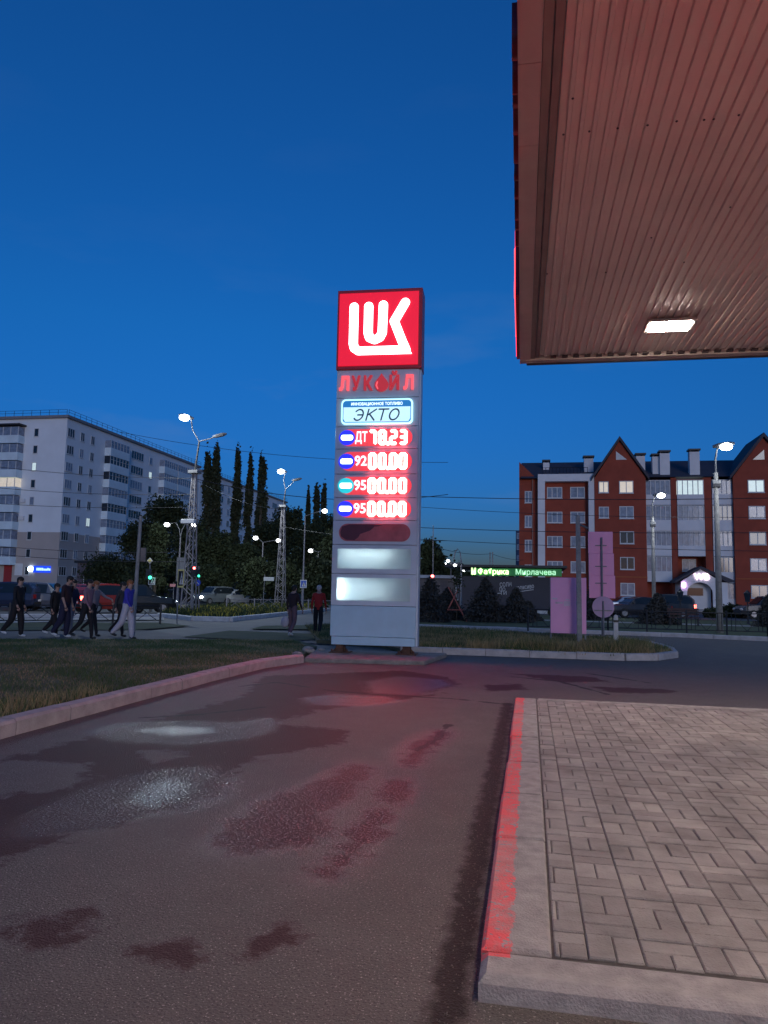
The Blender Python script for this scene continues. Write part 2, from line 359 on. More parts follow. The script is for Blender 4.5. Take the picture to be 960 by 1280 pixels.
kerb_line([(-5.42, -6), (-5.47, 7.2), (-5.45, 12), (-5.35, 14.5), (-4.95, 15.9)], .24, .17, mat('pinkish_kerb_concrete', (.36, .33, .32), .85, 0, .22, 5, .6, 70), 1.0, world=True)
kerb_line([(200, 771), (242, 775.5), (287, 776.5), (330, 772), (410, 763)], .3, .2, M['white_concrete'], 1.2)
kerb_line([(520, 785), (620, 788), (700, 791), (860, 797), (960, 801.5), (1200, 811)], .22, .16, mat('pale_kerb_concrete', (.46, .44, .44), .85, 0, .2, 4, .5, 60), 1.0)
kerb_line([(-400, 770), (0, 771.5), (200, 771)], .2, .15, M['white_concrete'], 1.2)
# median island
mk = [(-3.3, 19.4), (0, 19.45), (2.3, 19.5), (3.1, 19.9), (3.75, 21), (3.95, 22.6), (3.8, 25), (3.2, 27), (1.8, 28.3), (-.5, 29.4), (-7, 32)]
poly_struct('median_grass', mk+[(-9, 30), (-6.2, 21.6), (-4.2, 21.0)], .11, mat('dry_grass_ground', (.06, .055, .025), .95, 0, .3, 1.6, .8, 30, col2=(.19, .15, .08)), .11, world=True)
kerb_line(mk, .18, .17, mat('median_kerb_concrete', (.40, .39, .40), .85, 0, .2, 5, .5, 60), .95, world=True)
# left lawn bed
lawn = [(-5.52, -6), (-5.57, 7.2), (-5.55, 12), (-5.45, 14.5), (-5.05, 16.2), (-5.6, 19.5), (-6.9, 21.7), (-14.2, 18.1), (-60, -2), (-60, -6)]
poly_struct('lawn', lawn, .09, M['grassg'], .12, world=True)
def blades(name, polyw, n, h, w, z, cols, label, cat, dens=None):
    xs_ = [p[0] for p in polyw]; ys_ = [p[1] for p in polyw]
    x = rng.uniform(min(xs_), max(xs_), n*3); y = rng.uniform(min(ys_), max(ys_), n*3)
    k = inpoly(x, y, polyw); x, y = x[k][:n], y[k][:n]
    cl = np.sin(x*2.1+np.sin(y*1.7)*2)*np.cos(y*1.3+x*.7); n = len(x)
    hh = h*(.5+rng.random(n)*.7)*(1+.35*cl); a = rng.uniform(0, 6.283, n); ww = w*(.6+rng.random(n)*.8)
    lx = rng.normal(0, .35, n)*hh; ly = rng.normal(0, .35, n)*hh
    v = np.empty((n, 3, 3)); v[:, 0] = np.stack([x-np.cos(a)*ww, y-np.sin(a)*ww, np.full(n, z)], 1); v[:, 1] = np.stack([x+np.cos(a)*ww, y+np.sin(a)*ww, np.full(n, z)], 1)
    v[:, 2] = np.stack([x+lx, y+ly, z+hh], 1)
    me = bpy.data.meshes.new(name); me.vertices.add(n*3); me.vertices.foreach_set('co', v.ravel()); me.loops.add(n*3); me.polygons.add(n)
    me.loops.foreach_set('vertex_index', np.arange(n*3)); me.polygons.foreach_set('loop_start', np.arange(0, n*3, 3)); me.update(calc_edges=True)
    for m in cols: me.materials.append(m)
    mi = np.clip((rng.random(n)+.45*cl*-1)*len(cols), 0, len(cols)-1).astype(int); me.polygons.foreach_set('material_index', mi)
    o = bpy.data.objects.new(name, me); COL.objects.link(o); tag(o, label, cat, kind='stuff'); return o
gA = mat('green_grass_blade', (.05, .10, .025), .7, 0, .2); gB = mat('olive_grass_blade', (.10, .125, .04), .7, 0, .2); gC = mat('straw_grass_blade', (.32, .25, .125), .8, 0, .2)
blades('lawn_grass', [(-5.6, 3), (-5.62, 14.5), (-5.25, 16.2), (-5.8, 19.3), (-6.9, 21.5), (-14.2, 17.9), (-20, 12), (-20, 6), (-10, 3)], 130000, .055, .006, .085, [gA, gA, gA, gB, gB, gC], 'short patchy green and straw grass on the lawn left of the forecourt', 'grass')
blades('lawn_grass', [(-6.35, 6), (-6.3, 9.8), (-5.75, 9.8), (-5.62, 6)], 1500, .15, .007, .085, [gC, gB, gC], 'taller pale dry grass tufts against the left kerb', 'grass')
blades('median_grass_blades', [(p[0]*.985, p[1]*.995) for p in mk[1:]]+[(-9, 29.5), (-6.2, 21.8), (-3.2, 19.7)], 42000, .13, .011, .105, [gA, gB, gC, gC], 'dry straw coloured grass on the kerbed island behind the price sign', 'grass')
blades('median_tall_grass', [(-1.6, 19.7), (3.0, 19.9), (3.2, 21.0), (-1.6, 20.6)], 5200, .34, .009, .105, [gB, gC, gC], 'tall dry grass tufts along the front kerb of the island', 'grass')

# loose grit gathered along the kerbs
gv, gf = [], []
for k in range(2600):
    u = random.random()
    if u < .45: x, y = -.31+random.gauss(0, .06), random.uniform(2.6, 11)
    elif u < .8: x, y = -5.22+abs(random.gauss(0, .12)), random.uniform(5.5, 15)
    else: x, y = random.uniform(-4.5, 0), random.uniform(2.4, 12)
    s_ = random.uniform(.002, .007); a_ = random.uniform(0, 6.28); o_ = len(gv)
    gv += [(x+math.cos(a_)*s_, y+math.sin(a_)*s_, 0), (x+math.cos(a_+2.2)*s_, y+math.sin(a_+2.2)*s_, 0), (x+math.cos(a_+4.1)*s_*.9, y+math.sin(a_+4.1)*s_*.9, .001), (x, y, s_*1.1)]
    gf += [(o_, o_+1, o_+3), (o_+1, o_+2, o_+3), (o_+2, o_, o_+3)]
gm_ = MB(); gm_.v, gm_.f, gm_.mi = gv, gf, [0]*len(gf)
tag(gm_.build('loose_grit', mat('loose_grit', (.13, .11, .095), .9, 0, .5, 30)), 'fine loose grit scattered over the asphalt and along the kerbs', 'grit', kind='stuff')
# pump island: edge stones and basket weave paving
ck = mat('island_edge_concrete', (.33, .30, .28), .88, 0, .25, 9, .8, 90)
IZ = .10
mb = MB(); ycuts = [3.37, 4.85, 5.9, 7.0, 8.2, 9.7, 11.2]
def slab(mb, x0, y0, x1, y1, z0, z1, c=.02):
    mb.add([(x0, y0, z0), (x1, y0, z0), (x1, y1, z0), (x0, y1, z0), (x0, y0, z1-c), (x1, y0, z1-c), (x1, y1, z1-c), (x0, y1, z1-c),
            (x0+c, y0+c, z1), (x1-c, y0+c, z1), (x1-c, y1-c, z1), (x0+c, y1-c, z1)],
           [(0, 3, 2, 1), (0, 1, 5, 4), (1, 2, 6, 5), (2, 3, 7, 6), (3, 0, 4, 7), (4, 5, 9, 8), (5, 6, 10, 9), (6, 7, 11, 10), (7, 4, 8, 11), (8, 9, 10, 11)])
for a, b in zip(ycuts[:-1], ycuts[1:]):
    slab(mb, -.2+random.uniform(-.008, .008), a+.009, .095, b-.009, -.03, IZ+random.uniform(-.004, .004), .018)
slab(mb, -.2, 3.13, 1.05, 3.36, -.03, IZ, .03); slab(mb, 1.065, 3.12, 2.5, 3.355, -.03, IZ, .03); slab(mb, 2.515, 3.13, 4.6, 3.36, -.03, IZ, .03)
for i in range(5): slab(mb, .11+i*1.0, 11.06, 1.13+i*1.0, 11.2, -.03, IZ+.002, .015)
def redkerb():
    m = mat('island_edge_with_red_paint', (.33, .30, .28), .85, 0, .25, 9, .8, 90); t = m.node_tree; L = t.links.new; N = t.nodes.new; b = t.nodes['Principled BSDF']
    old = b.inputs['Base Color'].links[0].from_socket
    co = N('ShaderNodeTexCoord').outputs['Object']; sx = N('ShaderNodeSeparateXYZ'); L(co, sx.inputs[0])
    n = N('ShaderNodeTexNoise'); n.inputs['Scale'].default_value = 7; n.inputs['Detail'].default_value = 8; n.inputs['Roughness'].default_value = .7; L(co, n.inputs['Vector'])
    a = N('ShaderNodeMath'); a.operation = 'MULTIPLY_ADD'; L(n.outputs['Fac'], a.inputs[0]); a.inputs[1].default_value = .13; L(sx.outputs['X'], a.inputs[2])
    c = N('ShaderNodeMath'); c.operation = 'LESS_THAN'; L(a.outputs[0], c.inputs[0]); c.inputs[1].default_value = -.015
    y = N('ShaderNodeMath'); y.operation = 'GREATER_THAN'; L(sx.outputs['Y'], y.inputs[0]); y.inputs[1].default_value = 3.30
    e = N('ShaderNodeMath'); e.operation = 'MULTIPLY'; L(c.outputs[0], e.inputs[0]); L(y.outputs[0], e.inputs[1])
    n3 = N('ShaderNodeTexNoise'); n3.inputs['Scale'].default_value = 34; n3.inputs['Detail'].default_value = 5; L(co, n3.inputs['Vector'])
    w = N('ShaderNodeMath'); w.operation = 'LESS_THAN'; L(n3.outputs['Fac'], w.inputs[0]); w.inputs[1].default_value = .61
    e2 = N('ShaderNodeMath'); e2.operation = 'MULTIPLY'; L(e.outputs[0], e2.inputs[0]); L(w.outputs[0], e2.inputs[1])
    e3 = N('ShaderNodeMath'); e3.operation = 'MULTIPLY'; L(e2.outputs[0], e3.inputs[0]); e3.inputs[1].default_value = .92
    n5 = N('ShaderNodeTexNoise'); n5.inputs['Scale'].default_value = 1.9; n5.inputs['Detail'].default_value = 9; n5.inputs['Roughness'].default_value = .75; L(co, n5.inputs['Vector'])
    m5 = N('ShaderNodeMapRange'); m5.inputs['From Min'].default_value = .42; m5.inputs['From Max'].default_value = .56; m5.inputs['To Min'].default_value = .45; m5.inputs['To Max'].default_value = .95; L(n5.outputs['Fac'], m5.inputs[0]); L(m5.outputs[0], e3.inputs[1])
    mx = N('ShaderNodeMix'); mx.data_type = 'RGBA'; L(e3.outputs[0], mx.inputs['Factor']); L(old, mx.inputs['A']); mx.inputs['B'].default_value = (.88, .10, .11, 1)
    L(mx.outputs['Result'], b.inputs['Base Color']); return m
struct('island_edging', mb, redkerb())
pv = []; PS = .228; g = .005
for i in range(0, 23):
    for j in range(0, 36):
        x0 = .012+i*PS; y0 = 3.37-.1+j*PS+(PS/2 if i % 2 else 0)
        half = PS/2
        for k in range(2):
            if j % 2 == 0: r = (x0+k*half, y0, x0+(k+1)*half, y0+PS)
            else: r = (x0, y0+k*half, x0+PS, y0+(k+1)*half)
            if r[1] > 11.0 or r[2] < .112: continue
            pv.append((max(r[0], .10)+g/2, max(r[1], 3.375)+g/2, r[2]-g/2, min(r[3], 11.05)-g/2))
mb = MB(); mats_p = [mat('paving_brick', c, .85, 0, .34, 2.6, .8, 80) for c in ((.29, .26, .235), (.25, .222, .202), (.325, .29, .262), (.27, .242, .222))]
for r in pv:
    mb.cm = random.choice((0, 0, 1, 2, 3)); dz = random.uniform(-.006, .004); c = .006
    if r[3]-r[1] < .03: continue
    slab(mb, r[0], r[1], r[2], r[3], .06, IZ+dz, c)
mb.cm = 0
struct('island_paving', mb, mats_p)
mb = MB(); mb.box(.09, 3.35, -.02, 5.3, 11.1, IZ-.012); struct('island_bed', mb, mat('joint_sand', (.085, .073, .065), .95, 0, .3, 20))

# ------------------------------------------------------------------ canopy
CZ = 5.0
cp = thing('station_canopy', 'large flat filling station canopy overhead with ribbed reddish grey ceiling and narrow fascia', 'canopy', (4.5, 2.5, 0))
ceil_m = mat('ribbed_ceiling_sheet', (.76, .67, .61), .5, 0, .1, .8)
x0c, x1c, y0c, y1c = -.14, 9.5, -7, 11.0
mb = MB(); pit = .095; prof = []
x = x0c+.29
while x < x1c-.3:
    prof += [(x, CZ+.06), (x+.056, CZ+.06), (x+.062, CZ+.036), (x+.088, CZ+.036)]; x += pit
n = len(prof); yb, ye = y0c+.3, y1c-.16
mb.add([(a, yb, z) for a, z in prof]+[(a, ye, z) for a, z in prof], [(i, i+1, n+i+1, n+i) for i in range(n-1)])
mb.build('ceiling_sheet', ceil_m, cp, world=True)
mb = MB(); mb.box(x0c+.152, y0c+.3, CZ+.10, x1c-.3, y1c-.1, CZ+.8); mb.build('canopy_deck', M['panel_gray'], cp, world=True)
trim = mat('fascia_soffit_metal', (.58, .50, .46), .45, 0, .12, 1.5)
mb = MB()
yy = [y0c, -4, -1.5, 1.0, 3.5, 4.6, 5.5, 9.0, 9.7, 10.85]
for a, b in zip(yy[:-1], yy[1:]): mb.box(x0c, a+.004, CZ, x0c+.15, b-.004, CZ+.95)
mb.build('side_fascia', trim, cp, world=True)
mb = MB(); mb.box(x0c+.155, y0c, CZ+.02, x0c+.215, y1c-.1, CZ+.08); mb.box(x0c+.225, y0c, CZ+.03, x0c+.28, y1c-.1, CZ+.09); mb.build('edge_trim', mat('dark_edge_trim', (.30, .24, .22), .5, 0, .15), cp, world=True)
mb = MB(); mb.box(x0c, 10.855, CZ-.004, x1c, 11.0, CZ+.95); mb.build('front_fascia', trim, cp, world=True)
mb = MB(); mb.box(x0c+.1, 11.003, CZ-.02, x1c, 11.05, CZ+.02)
for i in range(60): mb.box(.3+i*.16, 10.78, CZ+.012, .38+i*.16, 10.852, CZ+.04)
mb.build('drip_edge', mat('dark_drip_edge', (.05, .03, .035), .5, 0, .2), cp, world=True)
wlog = mat('backlit_white_emblem', (1, 1, 1), .3, 0, 0, emit=(1, .80, .82), es=4.2)
for (px, pyy) in ((704, 130), (726, 170), (761, 166), (798, 162), (834, 157), (868, 155), (880, 154), (911, 149), (694, 174), (680, 345), (753, 343), (808, 300), (905, 262), (850, 330), (930, 400)):
    bxx, byy = G(px, pyy, CZ+.02); mb = MB(); mb.ell((bxx, byy, CZ+.022), (.010, .010, .006), 7, 4); mb.build('ceiling_bolt', M['seam'], cp, world=True)
rlf = mat('pale_red_emblem', (.7, .3, .3), .4, 0, 0, emit=(1, .25, .28), es=.8)
redl = mat('red_letter_return', (.35, .012, .02), .35, 0, .3, 6)
litl = mat('lit_red_letter_face', (.6, .02, .03), .35, 0, 0, emit=(1, .03, .05), es=60)
def letter_run(txt, name, ystart, ylen, z, size):
    me = text_mesh(txt, size, redl, name, bold=.01, extrude=.02, align='LEFT')
    xs_ = [v.co.x for v in me.vertices]; a, b = min(xs_), max(xs_)
    for v in me.vertices: v.co.x = (v.co.x-a)/(b-a)*ylen
    o = bpy.data.objects.new(name, me); COL.objects.link(o); o.parent = cp
    o.matrix_local = Matrix.Translation((x0c-.022-4.5, ystart-2.5, z)) @ Matrix(((0, 0, -1, 0), (-1, 0, 0, 0), (0, 1, 0, 0), (0, 0, 0, 1)))
    m2 = me.copy(); m2.materials.clear(); m2.materials.append(litl); m2.name = 'lit_letter_faces'
    for v in m2.vertices: v.co.z = .0215+(.002 if v.co.z > 0 else 0)
    o2 = bpy.data.objects.new('lit_letter_faces', m2); COL.objects.link(o2); o2.parent = cp; o2.matrix_local = o.matrix_local
ya, yb2 = G(644, 75, 5.25)[1], G(646, 313, 5.25)[1]
letter_run('ЛУКОЙЛ', 'fascia_letters', yb2, yb2-ya, CZ+.42, .5)
def strokes(mb, polys, w, fn, d0, d1, step=.0015, caps=True):
    k = 0
    for pl in polys:
        for (a, b) in zip(pl[:-1], pl[1:]):
            dx, dy = b[0]-a[0], b[1]-a[1]; L = math.hypot(dx, dy); tx, ty = dx/L, dy/L; pts = []
            a0 = math.atan2(ty, tx)
            for s in range(9): q = a0-math.pi/2+math.pi*s/8; pts.append((b[0]+math.cos(q)*w/2, b[1]+math.sin(q)*w/2))
            for s in range(9): q = a0+math.pi/2+math.pi*s/8; pts.append((a[0]+math.cos(q)*w/2, a[1]+math.sin(q)*w/2))
            mb.prism(pts, fn, d0, d1+k*step); k += 1
LUK = [[(.19, .19), (.19, .70), (.205, .76), (.26, .80), (.84, .80)],
       [(.375, .19), (.375, .56), (.395, .625), (.458, .655), (.522, .625), (.552, .56), (.56, .18)],
       [(.835, .155), (.70, .41), (.80, .68), (.85, .80)]]
ea, eb = G(646, 345, 5.3)[1], G(646, 430, 5.3)[1]
mb = MB(); mb.box(x0c-.045, ea, CZ+.05, x0c-.002, eb, CZ+.9); mb.build('fascia_emblem_box', redl, cp, world=True)
mb = MB(); mb.box(x0c-.052, ea+.03, CZ+.08, x0c-.046, eb-.03, CZ+.87); mb.build('lit_emblem_face', mat('lit_red_emblem_face', (.6, .02, .03), .35, 0, 0, emit=(1, .03, .05), es=3), cp, world=True)
mb = MB(); strokes(mb, LUK, .115, lambda u, w, d: (x0c-.054-d, eb-.06-u*(eb-ea-.12), CZ+.87-w*.79), 0, .004, step=.0006); mb.build('fascia_emblem', rlf, cp, world=True)
def ceiling_lamp(x, y, label):
    t = thing('ceiling_light', label, 'ceiling light', (x, y, CZ+.03), 0, 'flat lights in the canopy ceiling')
    mb = MB(); mb.box(-.29, -.21, -.04, .29, .21, .0); mb.build('lamp_frame', mat('lamp_housing', (.45, .43, .41), .5, 0, .1), t, bevel=.01)
    mb = MB(); mb.box(-.235, -.15, -.052, .235, .15, -.041); mb.build('lamp_diffuser', LD, t)
    return t
LD = mat('canopy_led_diffuser', (1, 1, 1), .4, 0, 0, emit=(1, .85, .73), es=215)
t0_ = ceiling_lamp(*G(837, 407, CZ), 'bright white rectangular light in the canopy ceiling near its front edge')
for (x, y) in ((5.6, 9.25), (1.72, 2.6), (5.6, 2.6), (1.72, -3.5), (5.6, -3.5)): dup(t0_, (x, y, CZ+.03), 0, 'white rectangular light in the canopy ceiling out of the picture')
mb = MB()
for (x, y) in ((4.4, 8.8), (4.4, -1.5)): mb = MB(); mb.tube([(x, y, .1), (x, y, CZ+.1)], .17, 16); mb.build('canopy_column', M['white_pl'], cp, world=True)
cp.rotation_euler = (0, 0, R(.6)); cp.location.x += .089

# ------------------------------------------------------------------ price pylon
PY = 17.5
def pz(y): return Zat(468, y, PY)
PXL, PXR = Xat(417, PY, 650), Xat(521, PY, 650)
pcx = (PXL+PXR)/2; PW = PXR-PXL; DEP = .5
py_ = thing('price_sign', 'tall lit price pylon with a red emblem box on top, on a concrete slab', 'price sign', (pcx, PY, 0), R(2.5))
zt, z1, z2, z3 = pz(363), pz(462), pz(497), pz(533)
rows = [pz(v) for v in (533, 561, 592.5, 622, 650.5, 681, 717.5, 757.5, 796.5, 807)]
h = PW/2
mb = MB(); mb.box(-h, 0, z2+.006, h, DEP, z1-.006); mb.build('name_panel', M['panel_gray'], py_, bevel=.008)
mb = MB(); mb.box(-h, 0, z3+.006, h, DEP, z2-.006); mb.build('fuel_brand_panel', M['panel_gray'], py_, bevel=.008)
mb = MB(); mb.box(-h+.05, .02, rows[5]+.01, h-.05, DEP-.02, zt-.05); mb.build('inner_frame', M['seam'], py_)
redm = mat('backlit_red_acrylic', (.5, .01, .02), .3, 0, 0, emit=(1, .012, .045), es=.72)
mb = MB(); mb.box(-h-.02, -.06, z1, h+.06, DEP+.05, zt); hd = mb.build('emblem_box', mat('dark_red_box_frame', (.40, .015, .03), .4, 0, .1), py_, bevel=.01)
H_ = zt-z1; W2 = 2*h+.08
bx0, bx1, bz0, bz1 = -h+.03, h-.03, z1+.08, zt-.09
mb = MB(); mb.box(bx0, -.085, bz0, bx1, -.061, bz1); mb.build('red_face', redm, py_, bevel=.01)
fnl = lambda u, w, d: (bx0+u*(bx1-bx0), -.087-d, bz1-w*(bz1-bz0))
mb = MB(); strokes(mb, LUK, .112, fnl, 0, .012)
mb.prism([(.745, .855), (.77, .745), (.865, .745), (.925, .857)], fnl, 0, .034)
mb.build('white_emblem', wlog, py_)
# name
rl = mat('red_channel_letter', (.5, .03, .04), .35, 0, .1, emit=(1, .05, .07), es=.35)
rlb = mat('bright_red_channel_letter', (.7, .05, .06), .35, 0, .1, emit=(1, .12, .15), es=1.0)
zc = (z1+z2)/2-.02
def pword(ch, x, m, size=.50, z=zc, dy=-.04, **k): return put_text(ch, 'letter', m, py_, (x, dy, z), size, **k)
for ch, u, m, wd in (('Л', -.405, rlb, .25), ('У', -.26, rl, .22), ('К', -.11, rl, .22), ('Й', .205, rl, .24), ('Л', .375, rlb, .25)):
    pword(ch, u*PW, m,   .46, bold=.038, extrude=.035, width=wd)
mb = MB(); dp = []
for s in range(24):
    q = 2*math.pi*s/24; r = .17; dp.append((math.sin(q)*r, math.cos(q)*r))
dp = [(x, z if z < .07 else .07+(z-.07)*2.1) for x, z in dp]; dp = [(x*(1 if z < .07 else max(0, (1-(z-.07)/.25))), z) for x, z in dp]
mb.prism(dp, lambda u, w, d: (u+.05*PW, -d, w+zc-.02), .0, .06); mb.build('drop_emblem', rl, py_)
mb = MB(); strokes(mb, [[(-.10, .06), (-.125, -.02), (-.09, -.10)]], .035, lambda u, w, d: (u+.05*PW, -.061-d, w+zc-.02), 0, .006); mb.build('drop_highlight', rlb, py_)
# fuel brand
def rrect(w, hh, r, n=6):
    pts = []
    for cx, cy, a in ((w/2-r, hh/2-r, 0), (-w/2+r, hh/2-r, 90), (-w/2+r, -hh/2+r, 180), (w/2-r, -hh/2+r, 270)):
        for s in range(n+1): q = R(a+90*s/n); pts.append((cx+r*math.cos(q), cy+r*math.sin(q)))
    return pts
cyan = mat('backlit_cyan_border', (.6, .9, 1), .3, 0, 0, emit=(.45, .92, 1), es=1.5)
blu = mat('backlit_blue_band', (.02, .2, .5), .3, 0, 0, emit=(.02, .20, .50), es=.75)
pale = mat('backlit_pale_face', (.8, .9, .95), .3, 0, 0, emit=(.50, .84, 1), es=1.0)
wt = mat('backlit_white_text', (1, 1, 1), .3, 0, 0, emit=(.8, .95, 1), es=1.6)
slate = mat('dark_blue_lettering', (.03, .10, .16), .4, 0, 0)
ze = (z2+z3)/2; eh = (z2-z3)*.86; ew = PW*.86
def plate(pts, z, d0, d1, m, nm, x=0):
    mb = MB(); mb.prism(pts, lambda u, w, d: (u+x, -d, w+z), d0, d1); return mb.build(nm, m, py_)
plate(rrect(ew, eh, .1), ze, .0, .05, cyan, 'brand_border'); plate(rrect(ew-.07, eh-.07, .085), ze, .05, .058, blu, 'brand_band')
plate([(-ew/2+.055, -eh/2+.13), (-ew/2+.10, -eh/2+.055), (ew/2-.10, -eh/2+.055), (ew/2-.055, -eh/2+.13), (ew/2-.055, eh/2-.20), (-ew/2+.055, eh/2-.20)], ze, .058, .064, pale, 'brand_face')
put_text('ИННОВАЦИОННОЕ ТОПЛИВО', 'brand_caption', wt, py_, (0, -.061, ze+eh/2-.125), .10, extrude=.003, width=ew*.72, bold=.01)
arcE = [(math.cos(R(q))*.42+.42, math.sin(R(q))*.5+.5) for q in range(140, -141, -20)]
EK = [arcE, [(.35, .5), (.82, .5)], [(1.25, 0), (1.25, 1)], [(1.95, 1), (1.28, .48)], [(1.42, .58), (2.0, 0)], [(2.2, 1), (3.1, 1)], [(2.65, 1), (2.65, 0)],
      [(3.75+math.cos(R(q))*.42, .5+math.sin(R(q))*.5) for q in range(0, 361, 24)]]
mb = MB(); strokes(mb, EK, .13, lambda u, w, d: ((u-2.1)*.265+(w-.5)*.07, -.0645-d, ze-.085+(w-.5)*.27), .0, .004, step=.0004); mb.build('brand_word', slate, py_)
# price rows
LED = mat('red_led_digit', (1, .2, .2), .4, 0, 0, emit=(1, .075, .065), es=46)
PILL = mat('backlit_red_pill', (.4, .02, .03), .4, 0, 0, emit=(1, .07, .10), es=.75)
PILLD = mat('unlit_red_pill', (.30, .05, .06), .45, 0, .15, 3, emit=(1, .04, .07), es=.05)
seg = {'a': ((0, 1), (1, 1)), 'b': ((1, 1), (1, .5)), 'c': ((1, .5), (1, 0)), 'd': ((0, 0), (1, 0)), 'e': ((0, .5), (0, 0)), 'f': ((0, 1), (0, .5)), 'g': ((0, .5), (1, .5))}
dig = {'0': 'abcdef', '2': 'abged', '3': 'abgcd', '7': 'abc', '8': 'abcdefg'}
def led_digits(s, x, z, w, hh, gap, th):
    for ch in s:
        mb = MB()
        if ch == '.':
            mb.prism(rrect(th*1.1, th*1.1, th*.3, 3), lambda u, q, d: (u+x-gap*.35, -d, q+z-hh/2), .012, .034); x += gap*.25; mb.build('decimal_point', LED, py_); continue
        k = 0
        for c in dig[ch]:
            (a, b), (c2, d2) = seg[c]; p = (x+a*w, z-hh/2+b*hh); q2 = (x+c2*w, z-hh/2+d2*hh)
            ddx, ddz = q2[0]-p[0], q2[1]-p[1]; L = math.hypot(ddx, ddz); tx, tz = ddx/L, ddz/L; e = -th*.28
            nx, nz_ = -tz*th/2, tx*th/2
            pts = [(p[0]+tx*e, p[1]+tz*e), (p[0]+tx*(e+th*.4)+nx, p[1]+tz*(e+th*.4)+nz_), (q2[0]-tx*(e+th*.4)+nx, q2[1]-tz*(e+th*.4)+nz_), (q2[0]-tx*e, q2[1]-tz*e), (q2[0]-tx*(e+th*.4)-nx, q2[1]-tz*(e+th*.4)-nz_), (p[0]+tx*(e+th*.4)-nx, p[1]+tz*(e+th*.4)-nz_)]
            mb.prism(pts, lambda u, q, d: (u, -d, q), .012, .034+k*.001); k += 1
        mb.build('price_digit', LED, py_)
        x += w+gap
price = [('ДТ', '78.23', 0), ('92', '00.00', 0), ('95', '00.00', 1), ('95', '00.00', 0)]
BLU = mat('backlit_blue_oval', (.02, .03, .6), .4, 0, 0, emit=(.02, .03, 1), es=1.1)
TEAL = mat('backlit_teal_oval', (.02, .5, .6), .4, 0, 0, emit=(.02, .55, .62), es=1.0)
OVW = mat('backlit_oval_word', (1, 1, 1), .4, 0, 0, emit=(.62, .80, 1), es=5)
WL = mat('lit_grade_lettering', (.9, .9, .9), .4, 0, 0, emit=(1, .82, .92), es=1.5)
for i, (nm, val, teal) in enumerate(price):
    a, b = rows[i], rows[i+1]; z = (a+b)/2; ph = (a-b)*.76
    mb = MB(); mb.box(-h, 0, b+.006, h, DEP, a-.006); mb.build('price_panel', M['panel_gray'], py_, bevel=.008)
    plate(rrect(PW*.86, ph, ph*.49, 8), z, .0, .012, PILL, 'price_window', .0)
    ov = []
    for s in range(24): q = 2*math.pi*s/24; ov.append((math.cos(q)*.20, math.sin(q)*.19))
    plate(ov, z, .012, .028, TEAL if teal else BLU, 'grade_oval', -.345*PW-.02)
    plate(rrect(.30, .13, .05, 4), z, .028, .034, OVW, 'oval_word_glow', -.345*PW-.02)
    put_text('ЭКТО', 'oval_word', mat('oval_word_ink', (.1, .3, .8), .4, 0, 0, emit=(.25, .45, 1), es=1.0), py_, (-.345*PW-.02, -.036, z), .10, extrude=.001, width=.25, bold=.01)
    put_text(nm, 'fuel_grade', WL, py_, (-.345*PW+.335, -.03, z), .34, extrude=.012, bold=.018, width=.30)
    led_digits(val, -.02*PW-.11 if i == 0 else -.13*PW+.12, z, .125, ph*.72, .115, .082)
# blank pill, with a darker irregular shape on its left
a, b = rows[4], rows[5]; z = (a+b)/2; ph = (a-b)*.72
mb = MB(); mb.box(-h, 0, b+.006, h, DEP, a-.006); mb.build('blank_panel', M['panel_gray'], py_, bevel=.008)
plate(rrect(PW*.85, ph, ph*.49, 8), z, 0, .012, mat('faded_red_film', (.42, .10, .12), .45, 0, .25, 3), 'blank_window')
plate([(-.41*PW, 0), (-.39*PW, .14), (-.30*PW, .195), (-.02*PW, .195), (.10*PW, .17), (.0, .14), (-.05*PW, .05), (-.17*PW, -.04), (-.19*PW, -.12), (-.24*PW, -.195), (-.34*PW, -.18), (-.40*PW, -.1)], z, .012, .015, mat('dark_purple_patch', (.09, .012, .035), .4, 0, .2, 4), 'dark_left_shape')
# two light boxes behind translucent plates
def transl():
    m = bpy.data.materials.new('translucent_white_plate'); m.use_nodes = True; t = m.node_tree; o = t.nodes['Material Output']; t.nodes.remove(t.nodes['Principled BSDF'])
    tr = t.nodes.new('ShaderNodeBsdfTranslucent'); tr.inputs[0].default_value = (.80, .86, .85, 1); di = t.nodes.new('ShaderNodeBsdfPrincipled'); di.inputs['Base Color'].default_value = (.52, .57, .58, 1); di.inputs['Roughness'].default_value = .35
    n = t.nodes.new('ShaderNodeTexNoise'); n.inputs['Scale'].default_value = 2.5; n.inputs['Detail'].default_value = 6
    m2 = t.nodes.new('ShaderNodeMixShader'); mr = t.nodes.new('ShaderNodeMapRange'); mr.inputs['To Min'].default_value = .3; mr.inputs['To Max'].default_value = .6
    t.links.new(n.outputs['Fac'], mr.inputs[0]); t.links.new(mr.outputs[0], m2.inputs[0]); t.links.new(tr.outputs[0], m2.inputs[1]); t.links.new(di.outputs[0], m2.inputs[2]); t.links.new(m2.outputs[0], o.inputs[0]); return m
TR = transl(); TUBE = mat('fluorescent_tube', (1, 1, 1), .4, 0, 0, emit=(.93, 1, 1), es=30)
